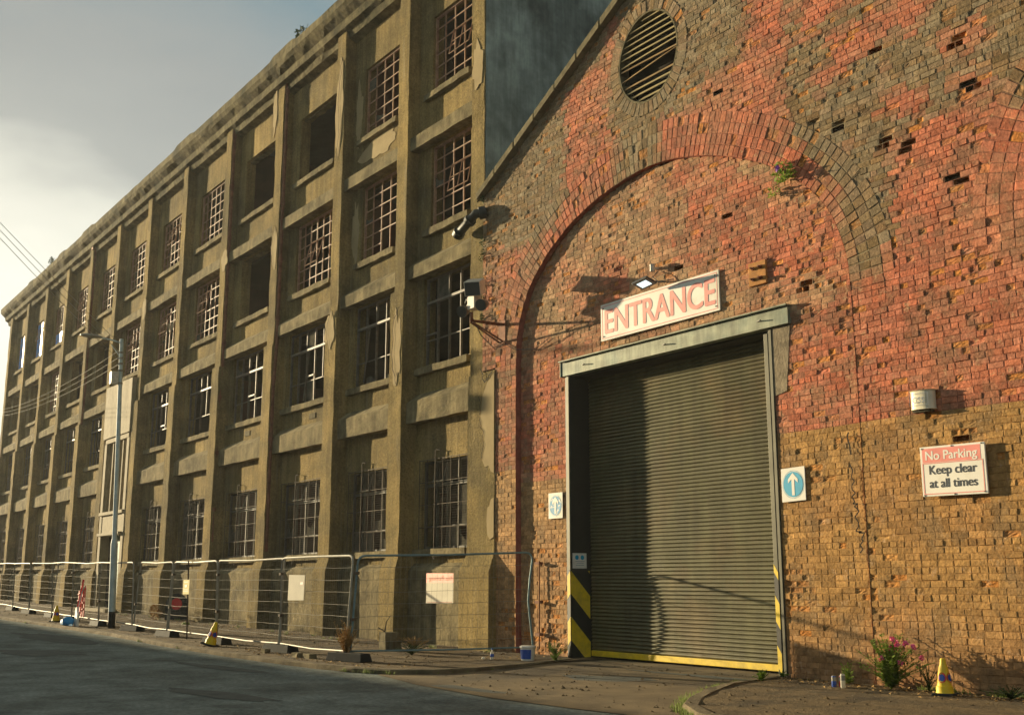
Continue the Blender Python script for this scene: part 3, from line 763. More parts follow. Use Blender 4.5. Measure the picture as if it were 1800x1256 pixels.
def gable(x):  # top of the wall
    return min(9.66 + (x + 19.35) * 0.5385, 9.66 + (-8.0 + 19.35) * 0.5385 - max(0, (x + 8.0)) * 0.5385)
def inpoly(x, z, P):
    c = False; j = len(P) - 1
    for i in range(len(P)):
        if (P[i][1] > z) != (P[j][1] > z) and x < (P[j][0] - P[i][0]) * (z - P[i][1]) / (P[j][1] - P[i][1]) + P[i][0]: c = not c
        j = i
    return c
BROWN = [[(-19.8, 9.65), (-14.37, 12.38), (-14.2, 12.6), (-15.05, 11.9), (-15.2, 11.2), (-16.44, 11.02), (-16.48, 8.5), (-17.56, 8.0), (-19.07, 8.37), (-19.8, 8.3)],
         [(-15.11, 10.46), (-14.7, 12.0), (-14.6, 14.0), (-11.6, 14), (-11.68, 9.79), (-12.53, 9.92), (-12.62, 9.43), (-13.69, 9.44), (-13.72, 8.64), (-15.09, 8.62)],
         [(-10.71, 9.89), (-10.65, 16), (-2.0, 16), (-2.0, 7.0), (-6.27, 7.32), (-8.29, 7.63), (-9.03, 7.51), (-8.99, 6.22), (-9.17, 5.69), (-9.76, 5.65), (-9.96, 7.1), (-10.66, 8.0), (-10.85, 8.59)]]
REDS = [[(-9.9, 9.54), (-8.88, 9.56), (-8.23, 9.44), (-8.17, 9.07), (-9.21, 8.98), (-10.03, 9.22)], [(-8.1, 8.78), (-7.51, 8.73), (-7.42, 8.33), (-8.05, 8.34)],
        [(-10.37, 8.98), (-9.5, 9.19), (-9.53, 8.84), (-10.28, 8.71)], [(-9.08, 8.22), (-8.43, 8.14), (-8.36, 7.78), (-9.01, 7.84)], [(-7.99, 8.06), (-7.33, 7.97), (-7.36, 7.66), (-7.94, 7.63)],
        [(-10.6, 10.3), (-9.6, 10.5), (-9.4, 9.9), (-10.5, 9.7)], [(-8.0, 10.3), (-6, 10.3), (-6, 9.7), (-8, 9.9)]]
TRED = [[(-13.72, 8.7), (-12.34, 8.5), (-9.7, 6.46), (-9.7, 5.76), (-11.6, 6.1), (-12.31, 6.6), (-12.65, 7.19)], [(-16.54, 5.92), (-18.3, 5.2), (-18.3, 3.2), (-16.3, 3.2), (-16.38, 5.22)], [(-11.16, 5.33), (-9.6, 5.65), (-9.6, 3.2), (-11.45, 3.2)],
        [(-15.7, 7.3), (-14.9, 7.5), (-14.6, 6.5), (-15.3, 6.3)], [(-13.2, 7.9), (-12.3, 7.9), (-12.7, 6.9), (-13.4, 6.8)]]
HOLES = [(-7.82, 8.56), (-7.64, 7.87), (-8.03, 6.62), (-9.07, 8.97), (-10.25, 8.24), (-12.15, 9.51), (-9.1, 7.5), (-8.7, 7.35), (-9.85, 8.05)]
THOLES = [(-10.69, 5.75), (-15.1, 7.0), (-12.1, 7.3), (-13.4, 6.7)]
RED = (0.52, 0.160, 0.085); RED2 = (0.43, 0.16, 0.10); BRN = (0.22, 0.145, 0.068); TAN = (0.40, 0.228, 0.082); PALE = (0.50, 0.315, 0.18); ORG = (0.50, 0.20, 0.045); PINKT = (0.50, 0.22, 0.13); GREYB = (0.27, 0.23, 0.16)
def nz3(x, z, s_, o=0): return noise.noise(Vector((x * s_ + o, z * s_, o * 1.37)))
rb = random.Random(11)
def lerp3(a, b, t): return tuple(a[i] * (1 - t) + b[i] * t for i in range(3))
def pick(x, z, surf):
    """paint on a brick at (x, z): base colour of brick and of its mortar"""
    w = nz3(x, z, 1.6, 5) * .22 + nz3(x, z, 5, 15) * .45 + rb.uniform(-.12, .12)
    zt = 3.58 if surf == 'wall' else 3.30 + .28 * (x > -11.4)
    if z + nz3(x, z, 3, 9) * .05 < zt:
        low = max(0, min(1, (1.1 - z) / 1.1))
        c = lerp3(TAN, (0.36, 0.20, 0.10), low * .8); c = lerp3(c, (0.42, 0.18, 0.09), max(0, nz3(x, z, .9, 3)) * .5)
        if x < -16 : c = lerp3(c, PALE, .35)
        return c, lerp3(c, (0.30, 0.17, 0.07), .4)
    n = nz3(x, z, .8, 21); n2 = nz3(x, z, 3.2, 33)
    def frac(polys, rad, rad0=.6):
        rad *= rad0
        return sum(any(inpoly(x + w * .3 + rb.uniform(-rad, rad), z + w * .3 + rb.uniform(-rad, rad), P) for P in polys) for _ in range(7)) / 7
    if surf == 'wall' or surf == 'ring':
        fb = frac(BROWN, .24); fr = frac(REDS, .22); fb = fb * (1 - fr)
        if x < -17.0 and 3.6 < z < 8.4: fb = max(fb, .35 + .5 * n2)
        fb = max(0, min(1, fb + .30 * n2 + .16 * rb.uniform(-1, 1) + .18 * n)) if 0.0 < fb < 1 or abs(n2) > .3 else max(0, min(1, fb + .10 * rb.uniform(-1, 1)))
        r_ = lerp3(RED, RED2, rb.random()); r_ = lerp3(r_, PALE, max(0, .10 + .35 * n)); b_ = lerp3(BRN, GREYB, rb.random() * .7)
        c = lerp3(r_, b_, fb)
        mb_ = (0.34, 0.29, 0.18) if (x < -11.0 or n2 > .1) else (0.15, 0.115, 0.07)
        return c, lerp3((0.21, 0.09, 0.06), mb_, fb)
    fr = frac(TRED, .35); fr = max(0, min(1, .18 + fr * .7 + .55 * n2 + .35 * n + rb.uniform(-.12, .12)))
    p_ = lerp3(lerp3(PALE, PINKT, max(0, min(1, .3 + n * 1.2)) * .8), BRN, rb.random() * .6)
    c = lerp3(p_, lerp3(RED, RED2, rb.random()), fr)
    return c, lerp3((0.40, 0.32, 0.21), (0.24, 0.12, 0.08), fr)

def cell(mb, q, Y, surf, cx, cz, w, h, extra=0.0, jag=1.0, hole=False):
    """q: four outer corners (x,z) counter-clockwise from bottom-left; builds joint, brick sides and face"""
    def P(u, v):
        a = (q[0][0] * (1 - u) + q[1][0] * u, q[0][1] * (1 - u) + q[1][1] * u); b = (q[3][0] * (1 - u) + q[2][0] * u, q[3][1] * (1 - u) + q[2][1] * u)
        return (a[0] * (1 - v) + b[0] * v, a[1] * (1 - v) + b[1] * v)
    col, mort = pick(cx, cz, surf)
    er = .8 * nz3(cx, cz, .75, 50) + .5 * nz3(cx, cz, 2.3, 60) + rb.uniform(-.42, .42)
    if rb.random() < (.075 if cz > 3.5 else .045): er = max(er, .72)
    lim = .50 if surf == 'infill' else (.56 if surf == 'wall' else .70)
    if cz < 3.5: lim -= .04
    mx, mz = (.0042 + rb.uniform(-.002, .004)) / w, (.0036 + rb.uniform(-.002, .003)) / h
    mort = lerp3(mort, tuple(c * .8 for c in col), rb.uniform(.25, .75) if mort[0] < .3 or cz < 3.5 else rb.uniform(0, .4))
    f = rb.uniform(.74, 1.2)
    col = tuple(c * f for c in col)
    eroded = er > lim or hole
    missing = (hole and rb.random() < .75) or (er > lim + .42 and rb.random() < .12) or rb.random() < .0008
    deep = (hole or er > lim + .35) and not missing
    if cz < .8 and not hole: missing = False
    s_ = len(mb.v)
    O = [P(0, 0), P(1, 0), P(1, 1), P(0, 1)]
    B = [P(mx, mz), P(1 - mx, mz), P(1 - mx, 1 - mz), P(mx, 1 - mz)]
    v = [(x, Y, z) for x, z in O] + [(x, Y + .002, z) for x, z in B]
    mc = (*mort, 1)
    fs = [(0, 1, 5, 4), (1, 2, 6, 5), (2, 3, 7, 6), (3, 0, 4, 7)]
    if missing:
        dp = rb.uniform(.07, .11); v += [(x, Y + dp, z) for x, z in B]
        fs2 = [(4, 5, 9, 8), (5, 6, 10, 9), (6, 7, 11, 10), (7, 4, 8, 11), (8, 9, 10, 11)]
        mb.col = mc; mb.poly(v, fs)
        b = len(mb.v) - 12; dk = tuple(c * .6 for c in ORG) if rb.random() < .5 else (0.12, 0.08, 0.05)
        for f_ in fs2: mb.f.append(tuple(i + b for i in f_)); mb.m.append(0); mb.c.append((*dk, 1))
        return
    if eroded:
        nx_ = 5 if w > .16 else 3; nv = 4
        dd = (rb.uniform(.05, .08) if hole else rb.uniform(.010, .034) if deep else rb.uniform(.004, .022)) * jag
        b0 = len(mb.v)
        mb.col = mc; mb.poly(v, fs)
        base = len(mb.v)
        oc = lerp3(ORG, col, rb.uniform(.05, .85)) if rb.random() < .75 else col
        for j in range(nv + 1):
            for i in range(nx_ + 1):
                u = mx + (1 - 2 * mx) * i / nx_; t = mz + (1 - 2 * mz) * j / nv; x, z = P(u, t)
                edge = i in (0, nx_) or j in (0, nv)
                y = Y + (.006 if edge else dd * .7 + rb.uniform(-.004, .007) * jag)
                mb.v.append((x, y, z))
        for j in range(nv):
            for i in range(nx_):
                a = base + j * (nx_ + 1) + i; mb.f.append((a, a + 1, a + nx_ + 2, a + nx_ + 1)); mb.m.append(0)
                g = rb.uniform(.75, 1.2); mb.c.append((*[c * g for c in oc], 1))
        return
    pr_ = rb.uniform(.0012, .005) + extra * .5 + (rb.uniform(0, .006) if rb.random() < .15 else 0)
    if cz < 3.5: pr_ *= rb.uniform(.6, 1.3)
    if rb.random() < .06: pr_ += rb.uniform(.003, .008)
    ix, iz = (rb.uniform(.003, .007)) / w, (rb.uniform(.003, .007)) / h
    tl = [rb.uniform(-.002, .002) for _ in range(4)]
    F = [P(mx + ix * rb.uniform(.6, 2.2), mz + iz * rb.uniform(.6, 2)), P(1 - mx - ix * rb.uniform(.6, 2.2), mz + iz * rb.uniform(.6, 2)), P(1 - mx - ix * rb.uniform(.6, 2.2), 1 - mz - iz * rb.uniform(.6, 2)), P(mx + ix * rb.uniform(.6, 2.2), 1 - mz - iz * rb.uniform(.6, 2))]
    v += [(x, Y - pr_ + tl[i], z) for i, (x, z) in enumerate(F)]
    mb.col = mc; mb.poly(v[:8], fs)
    b = len(mb.v) - 8
    mb.v.extend(v[8:])
    for k, f_ in enumerate([(4, 5, 9, 8), (5, 6, 10, 9), (6, 7, 11, 10), (7, 4, 8, 11), (8, 9, 10, 11)]):
        mb.f.append(tuple(i + b for i in f_)); mb.m.append(0); mb.c.append((*col, 1))

CH = 0.0877
def course(mb, row, z0, spans, Y, surf, holes, stop=None):
    header = row % 4 == 2
    zc = z0 + CH / 2
    bl = 0.118 if header else 0.236
    for (a, b) in spans:
        x = a; first = True
        off = (row * .5 % 1) * bl if not header else .06
        wb = .012
        while x < b - 1e-4:
            l_ = bl * rb.uniform(.97, 1.03) * (1 if (rb.random() > .05 or header) else .5)
            if first: l_ = max(.07, (bl * (.5 if row % 2 else 1))); first = False
            nx = min(b, x + l_)
            if b - nx < .06: nx = b
            jz = lambda xx, r_: nz3(xx, r_ * .37, .9, 70) * .016
            q = [(x, z0 + jz(x, row)), (nx, z0 + jz(nx, row)), (nx, z0 + CH + jz(nx, row + 1)), (x, z0 + CH + jz(x, row + 1))]
            cx = (x + nx) / 2
            hole = any(abs(cx - hx) < .115 and abs(zc - hz) < .06 for hx, hz in holes)
            if cx > -5.0: pass
            cell(mb, q, Y, surf, cx, zc, nx - x, CH, hole=hole)
            x = nx
XR = -3.4
def subtract(spans, a, b):
    o = []
    for (x0, x1) in spans:
        if b <= x0 or a >= x1: o.append((x0, x1)); continue
        if a > x0 + .03: o.append((x0, a))
        if b < x1 - .03: o.append((b, x1))
    return o
wall = MB(); infill = MB(); infill2 = MB()
row = 0; z = -0.12
while z < 15.9:
    zc = z + CH / 2
    if zc < 15.75:
        xl = max(-19.36, (zc - 9.66) / .5385 - 19.35) if zc > 9.66 else -19.36
        if zc < 5.75: xl = -18.87
        xr = XR if zc < gable(XR) else -8.0 + (15.77 - zc) / .5385
        spans = [(xl, min(XR, xr))] if xl < xr - .1 else []
        for A, O in ((SA1, OA1), (SA2, OA2)):
            if zc > RINGZ: s_ = inner_z_span(O, zc)
            else: s_ = inner_z_span(A, zc)
            if s_: spans = subtract(spans, s_[0], s_[1] if A is SA1 else 99)
        # vent with its ring of headers
        ax, az = VR[0] + .23, VR[1] + .23
        if abs(zc - VC[1]) < az:
            hw = ax * math.sqrt(1 - ((zc - VC[1]) / az) ** 2); spans = subtract(spans, VC[0] - hw, VC[0] + hw)
        course(wall, row, z, spans, FY, 'wall', HOLES)
    s_ = inner_z_span(SA1, zc)
    if s_:
        sp = [(s_[0] - .04, s_[1] + .04)]
        if zc < 5.22: sp = subtract(sp, -16.42, -11.36)
        course(infill, row, z, sp, TY, 'infill', THOLES)
    s_ = inner_z_span(SA2, zc)
    if s_: course(infill2, row, z, [(s_[0] - .04, min(s_[1] + .04, XR))], TY, 'infill', [])
    row += 1; z += CH
# rubble-dark backing just behind the faces so no gap shows through at ragged ends
wall.col = (0.10, 0.06, 0.04, 1)
def ringbricks(mb, C, k0, w0, wlen, surf, Y, extra):
    for i in range(len(C) - 1):
        (x0, z0, a0, b0), (x1, z1, a1, b1) = C[i], C[i + 1]
        for k in range(k0):
            i0, i1 = w0 + wlen * k, w0 + wlen * (k + 1)
            q = [(x0 + a0 * i0, z0 + b0 * i0), (x1 + a1 * i0, z1 + b1 * i0), (x1 + a1 * i1, z1 + b1 * i1), (x0 + a0 * i1, z0 + b0 * i1)]
            cx = sum(p[0] for p in q) / 4; cz = sum(p[1] for p in q) / 4
            if cz < RINGZ - .06: continue
            if cx > -3.2: continue
            cell(mb, q, Y, surf, cx, cz, .115, wlen, extra=extra)
for A in (SA1, SA2):
    rings = MB()
    C = with_normals(resample(A, .117))
    for k in range(4):
        off = resample(A, .117 * (1 + k * .0))
        ringbricks(rings, C, 1, .19 * k, .19, 'ring', FY - .004, .003)
    rings.build('arch_ring', M['brick'], wh)
vring = MB(); C = []
for i in range(49):
    a = -2 * math.pi * i / 48
    C.append((VC[0] + VR[0] * math.cos(a), VC[1] + VR[1] * math.sin(a), math.cos(a), math.sin(a)))
ringbricks(vring, C, 1, 0.0, .24, 'wall', FY - .004, .004)
infill.v = [(x, y - (x + 18.1) * .0112, z) for x, y, z in infill.v]     # the infill runs slightly out of true
wall.build('wall', M['brick'], wh); infill.build('arch_infill', M['brick'], wh); infill2.build('arch_infill', M['brick'], wh)
vring.build('vent_ring', M['brick'], wh)
# reveals
for A in (SA1, SA2):
    mb = MB()
    for i in range(len(A) - 1):
        (x0, z0), (x1, z1) = A[i], A[i + 1]
        n = max(1, int(math.hypot(x1 - x0, z1 - z0) / .2))
        for k in range(n):
            a, b = k / n, (k + 1) / n
            mb.face([(x0 + (x1 - x0) * a, FY - .008, z0 + (z1 - z0) * a), (x0 + (x1 - x0) * b, FY - .008, z0 + (z1 - z0) * b), (x0 + (x1 - x0) * b, TY + .02, z0 + (z1 - z0) * b), (x0 + (x1 - x0) * a, TY + .02, z0 + (z1 - z0) * a)])
    mb.build('arch_reveal', M['reveal'], wh)
# body of the building behind the facing
mb = MB()
mb.box(-19.3, -16.5, TY + .12, 13.9, -.1, 9.5); mb.box(-11.2, 4.0, TY + .12, 13.9, -.1, 9.5); mb.box(-16.5, -11.2, TY + .12, 13.9, 5.25, 9.5)
mb.prism([(-19.3, 9.5), (4.0, 9.5), (3.4, 9.56), (-8.0, 15.7)], TY + .12 + .3, 13.9)
# facing slab under the joints
for (x0, x1, z0, z1) in ((-19.3, -18.2, -.1, 9.5),): mb.box(x0, x1, FY + .03 + .09, TY + .12, z0, z1)
mb.box(XR + .005, 4.0, 13.02, TY + .12, -.1, 9.5)
mb.build('backing_wall', M['palebrick'], wh)
# roof slopes
mb = MB()
mb.poly([(-19.6, 12.99, 9.62), (-8.0, 12.99, 15.86), (-8.0, 45, 15.86), (-19.6, 45, 9.62), (3.6, 12.99, 9.62), (3.6, 45, 9.62)], [(0, 1, 2, 3), (1, 4, 5, 2)])
mb.build('roof', M['slate'], wh)
mb = MB()
for i in range(16):
    t0, t1 = i / 16, (i + 1) / 16 - .004; x0 = -19.42 + (11.42) * t0; x1 = -19.42 + 11.42 * t1
    z0 = 9.63 + (x0 + 19.42) * .5385; z1 = 9.63 + (x1 + 19.42) * .5385; w = random.uniform(-.01, .01)
    mb.prism([(x0, z0 - .03), (x1, z1 - .03), (x1, z1 + .12 + w), (x0, z0 + .12 + w)], 12.86 + w, 13.5)
mb.poly([(-8, 12.86, 15.78), (3.8, 12.86, 9.4), (3.8, 12.86, 9.56), (-8, 12.86, 15.94), (-8, 13.5, 15.78), (3.8, 13.5, 9.4), (3.8, 13.5, 9.56), (-8, 13.5, 15.94)], [(0, 1, 2, 3), (4, 7, 6, 5), (3, 2, 6, 7), (0, 4, 5, 1)])
mb.build('coping', M['coping'], wh)
# crack in the tan brickwork
mb = MB()
crack(mb, [(-10.02, 3.45), (-9.98, 3.12)], FY - .008, .012, .03)
crack(mb, [(-10.0, 3.0), (-9.96, 2.75), (-9.98, 2.45), (-9.93, 2.4), (-9.95, 2.05), (-9.86, 2.0), (-9.93, 1.75)], FY - .008, .009, .045)
mb.build('cracks', M['crack'], wh)

# ---- louvred vent
mb = MB()
pts_o = [(VC[0] + VR[0] * math.cos(2 * math.pi * i / 48), VC[1] + VR[1] * math.sin(2 * math.pi * i / 48)) for i in range(48)]
pts_i = [(VC[0] + (VR[0] - .03) * math.cos(2 * math.pi * i / 48), VC[1] + (VR[1] - .03) * math.sin(2 * math.pi * i / 48)) for i in range(48)]
for i in range(48):
    j = (i + 1) % 48
    mb.face([(pts_o[i][0], FY - .01, pts_o[i][1]), (pts_o[j][0], FY - .01, pts_o[j][1]), (pts_i[j][0], FY - .01, pts_i[j][1]), (pts_i[i][0], FY - .01, pts_i[i][1])])
    mb.face([(pts_i[i][0], FY - .01, pts_i[i][1]), (pts_i[j][0], FY - .01, pts_i[j][1]), (pts_i[j][0], 13.4, pts_i[j][1]), (pts_i[i][0], 13.4, pts_i[i][1])])
vf = mb.build('vent_frame', M['coping'], wh)
mb = MB(); mb.face([(VC[0] - .9, 13.24, VC[1] - 1), (VC[0] + .9, 13.24, VC[1] - 1), (VC[0] + .9, 13.24, VC[1] + 1), (VC[0] - .9, 13.24, VC[1] + 1)]); mb.build('vent_back', M['crack'], vf)
ns = 14
for i in range(ns):
    zz = VC[1] - VR[1] + .13 + (2 * VR[1] - .22) * i / (ns - 1)
    def hw(zq): return (VR[0] - .035) * math.sqrt(max(0.02, 1 - ((zq - VC[1]) / VR[1]) ** 2))
    a, b = VC[0] - hw(zz), VC[0] + hw(zz)
    tl = 0; xb0, xb1 = a, b
    if i == 4: continue
    if i == 5: tl = .16
    if i == 6: tl = -.03; xb0 = a
    if i == 7: tl = .05
    if i == 8: tl = -.02
    if i == ns - 1: xb0 = a + .2
    mb = MB()
    zl, zr = zz - tl / 2, zz + tl / 2
    mb.poly([(xb0, FY + .00, zl - .035), (xb1, FY + .00, zr - .035), (xb1, FY + .018, zr - .035), (xb0, FY + .018, zl - .035), (xb0, FY + .07, zl + .045), (xb1, FY + .07, zr + .045), (xb1, FY + .088, zr + .045), (xb0, FY + .088, zl + .045)],
            [(0, 1, 2, 3), (0, 4, 5, 1), (3, 2, 6, 7), (4, 7, 6, 5), (0, 3, 7, 4), (1, 5, 6, 2)])
    mb.build('slat', M['woodbrown'] if i in (5, 6, 3) else M['wood'], vf)

# ---- roller gate
DX0, DX1, DYS = -16.39, -11.40, 13.48
sh = MB(); n = 76; ztop = 5.19; zb0 = .12; per = (ztop - zb0) / n; prof = []
for i in range(n):
    z0 = zb0 + per * i
    for (t, d) in ((0, .016), (.12, .016), (.18, 0), (.45, -.014), (.80, -.002), (.93, .014)): prof.append((z0 + per * t, d))
prof.append((ztop, .012))
xs_ = [DX0 + .02 + (DX1 - DX0 - .04) * k / 10 for k in range(11)]
for i in range(len(prof) - 1):
    for k in range(10):
        def yy(x, z_): return DYS + .012 * noise.noise(Vector((x * .8, z_ * 1.4, 4))) + .004 * noise.noise(Vector((x * 3, z_ * 5, 9)))
        (z0, d0), (z1, d1) = prof[i], prof[i + 1]; xa_, xb_ = xs_[k], xs_[k + 1]
        sh.face([(xa_, yy(xa_, z0) + d0, z0), (xb_, yy(xb_, z0) + d0, z0), (xb_, yy(xb_, z1) + d1, z1), (xa_, yy(xa_, z1) + d1, z1)])
gate = sh.build('roller_shutter', M['shutter'], wh)
mb = MB(); mb.box(DX0 + .03, DX1 - .03, DYS - .03, DYS + .02, .02, .12); mb.build('bottom_rail', M['yellow'], gate, bevel=.006)
mb = MB(); mb.box(DX0 - .1, DX1 + .1, DYS + .06, DYS + .3, -.1, 5.3); mb.build('gate_backing', M['black'], gate)
mb = MB(); mb.box(DX0, DX1, 13.15, DYS + .05, 5.19, 5.222); mb.build('gate_soffit', M['darksteel'], wh)
# left cheek and front strip of the gate
mb = MB(); mb.box(-16.52, DX0, 13.02, DYS + .05, -.05, 5.22); mb.build('gate_cheek', M['black'], wh)
mb = MB(); mb.box(-16.47, -16.393, 12.995, 13.018, 1.57, 5.2); mb.build('gate_trim', M['jamb'], wh)
def hazard(x, y0, y1, z0, z1, name, wfront):
    """chevrons running down the cheek and round on to the front strip"""
    k = MB(); yl = MB()
    k.box(x - wfront, x + .012, y0 - .014, y1, z0, z1); ob = k.build(name, M['black'], wh)
    X = x + .0145; W = y1 - y0; H = .42; st_ = .83
    def clip(poly):
        for (s_, lim) in ((1, z0 + .004), (-1, z1 - .004)):
            o = []
            for i in range(len(poly)):
                p, q = poly[i], poly[(i + 1) % len(poly)]; ip, iq = (p[1] - lim) * s_ >= 0, (q[1] - lim) * s_ >= 0
                if ip: o.append(p)
                if ip != iq:
                    t = (lim - p[1]) / (q[1] - p[1]); o.append((p[0] + t * (q[0] - p[0]), lim))
            poly = o
            if not poly: return []
        return poly
    zz = z1 + st_ * .0
    for i in range(-1, 4):
        top = z1 - .0 - st_ * i
        P_ = clip([(0, top - H), (W, top - H - .46), (W, top - .46), (0, top)])
        if len(P_) > 2: yl.face([(X, y0 + a, b) for a, b in P_])
        F_ = clip([(0, top - H), (0, top), (-wfront, top - .10), (-wfront, top - H - .10)])
        if len(F_) > 2: yl.face([(x + .012 + a, y0 - .0165, b) for a, b in F_][::-1])
    yl.build('hazard_stripes', M['yellow'], ob)
hazard(-16.392, 13.0, DYS - .03, -.04, 1.56, 'gate_guard', .085)
# right guide rail
mb = MB(); mb.box(-11.43, -11.37, 13.035, 13.2, 0.02, 5.2); mb.box(-11.52, -11.44, 13.03, DYS, 0.0, 5.15); mb.build('guide_rail', M['jamb'], wh, bevel=.004)
mb = MB()
for (z0, z1) in ((1.62, 1.50), (1.16, .78), (.44, .12)):
    mb.face([(-11.523, 13.028, z1), (-11.443, 13.028, z1 - .12), (-11.443, 13.028, z0 - .12), (-11.523, 13.028, z0)][::1])
mb.build('hazard_stripes', M['yellow'], wh)
mb = MB()
for (z0, z1) in ((1.50, 1.16), (.78, .44)):
    mb.face([(-11.523, 13.0275, z1), (-11.443, 13.0275, z1 - .12), (-11.443, 13.0275, z0 - .12), (-11.523, 13.0275, z0)])
mb.build('hazard_black', M['black'], wh)
# steel lintel
mb = MB(); mb.box(-16.6, -10.98, 12.985, 13.14, 5.225, 5.50); mb.box(-16.62, -10.96, 12.93, 13.14, 5.50, 5.52); mb.box(-16.62, -16.6, 12.97, 13.16, 5.215, 5.51)
li = mb.build('lintel', M['lintel'], wh)
mb = MB()
for x in (-15.95, -13.75, -11.6): mb.tube([(x, 12.99, 5.36), (x + .12, 12.93, 5.355)], .012, 5)
mb.build('bolt', M['darksteel'], li)
mb = MB(); mb.prism([(-11.36, 4.15), (-11.12, 4.2), (-11.06, 4.7), (-11.0, 5.22), (-11.36, 5.22)], 13.046, 13.12); mb.build('render_patch', M['mortarfill'], wh)

# ---- things fixed to the warehouse
def board(name, x0, x1, z0, z1, y, th, label, cat, m=None, tilt=0, group=None):
    root = empty(name, ((x0 + x1) / 2, y, z0), label, cat, group)
    mb = MB(); d = tilt * (x1 - x0) / 2
    mb.prism([(x0, z0 - d), (x1, z0 + d), (x1, z1 + d), (x0, z1 - d)], y - th, y)
    mb.build('panel', m or M['white'], root, bevel=.003)
    return root
def frame_line(mb, x0, x1, z0, z1, y, w, tilt=0):
    cx = (x0 + x1) / 2
    T = lambda x, z_: (x, y, z_ + tilt * (x - cx))
    for (a, b, c, d) in ((x0, x1, z0, z0 + w), (x0, x1, z1 - w, z1), (x0, x0 + w, z0 + w, z1 - w), (x1 - w, x1, z0 + w, z1 - w)):
        mb.face([T(a, c), T(b, c), T(b, d), T(a, d)])
# ENTRANCE
e_ = board('entrance_sign', -15.44, -12.42, 5.72, 6.41, 13.06, .03, 'long white sign reading ENTRANCE in faded red capitals above the roller gate', 'sign')
yf = 13.027
mb = MB(); frame_line(mb, -15.40, -12.46, 5.755, 6.375, yf, .012); mb.build('border', M['pink'], e_)
text('ENTRANCE', -13.93, 5.85, yf - .0008, .63, M['signred'], 'lettering', e_, bold=.016, align='CENTER', sx=.88)
mb = MB()
for x in (-15.38, -14.4, -13.4, -12.48):
    for z_ in (5.74, 6.39): mb.lathe(0, 0, [(.011, 0), (.011, .006)], 6); 
mb = MB()
for x in (-15.36, -12.5):
    for z_ in (5.80, 6.33): mb.box(x - .01, x + .01, yf - .008, yf, z_ - .01, z_ + .01)
mb.build('screw', M['darksteel'], e_)
# No parking
s2 = board('no_parking_sign', -8.82, -7.89, 2.45, 3.10, 12.955, .025, 'white board reading No Parking Keep clear at all times on the tan brick wall', 'sign', tilt=-.012)
yf = 12.928
tl = -.012; cx = -8.355
T = lambda x, z_: (x, yf, z_ + tl * (x - cx))
mb = MB(); mb.face([T(-8.79, 2.89), T(-7.95, 2.89), T(-7.95, 3.075), T(-8.79, 3.075)]); mb.build('red_band', M['pink'], s2)
mb = MB(); frame_line(mb, -8.795, -7.925, 2.475, 2.885, yf - .001, .011, tl); mb.build('border', M['pink'], s2)
text('No Parking', cx - .02, 2.925, yf - .0012, .165, M['white'], 'heading', s2, bold=.0038, align='CENTER', rot=tl)
text('Keep clear', cx - .01, 2.735, yf - .0008, .165, M['signblack'], 'lettering', s2, bold=.0028, align='CENTER', rot=tl, sx=.96)
text('at all times', cx - .01, 2.56, yf - .0008, .165, M['signblack'], 'lettering', s2, bold=.0028, align='CENTER', rot=tl, sx=.96)
mb = MB()
for x, z_ in ((-8.79, 3.08), (-8.35, 3.085), (-7.93, 3.08), (-8.79, 2.47), (-8.35, 2.465), (-7.93, 2.47)): mb.box(x - .008, x + .008, yf - .006, yf, z_ - .008, z_ + .008)
mb.build('screw', M['darksteel'], s2)
# arrow signs
def arrow_sign(x0, x1, z0, z1, y, m, label, tilt):
    s_ = board('arrow_sign', x0, x1, z0, z1, y, .012, label, 'sign', tilt=tilt, group='blue arrow signs either side of the gate')
    cx, cz = (x0 + x1) / 2, (z0 + z1) / 2; r_ = min(x1 - x0, z1 - z0) * .41; yf = y - .0155
    mb = MB(); C = [(cx + r_ * math.cos(2 * math.pi * k / 40), cz + r_ * 1.02 * math.sin(2 * math.pi * k / 40)) for k in range(40)]
    mb.face([(a, yf, b) for a, b in C]); mb.build('disc', m, s_)
    mb = MB()
    for k in range(40):
        a, b = C[k], C[(k + 1) % 40]; g = 1.10
        o1 = (cx + (a[0] - cx) * g, cz + (a[1] - cz) * g); o2 = (cx + (b[0] - cx) * g, cz + (b[1] - cz) * g); g2 = 1.075
        p1 = (cx + (a[0] - cx) * g2, cz + (a[1] - cz) * g2); p2 = (cx + (b[0] - cx) * g2, cz + (b[1] - cz) * g2)
        mb.face([(p1[0], yf, p1[1]), (p2[0], yf, p2[1]), (o2[0], yf, o2[1]), (o1[0], yf, o1[1])])
    mb.build('outline', M['signblue'], s_)
    mb = MB(); u = r_
    A = [(-.14, -.88), (.14, -.88), (.14, .42), (.50, .12), (.50, .42), (0, .92), (-.50, .42), (-.50, .12), (-.14, .42)]
    mb.face([(cx + a * u, yf - .003, cz + b * u) for a, b in A]); mb.build('arrow', M['white'], s_)
arrow_sign(-17.16, -16.72, 2.54, 3.03, 13.10, M['bluefade'], 'square sign with a peeling blue disc and white arrow, left of the roller gate', 0)
arrow_sign(-11.29, -10.84, 2.53, 3.03, 13.035, M['signblue'], 'square sign with a solid blue disc and white up arrow, right of the roller gate', .03)
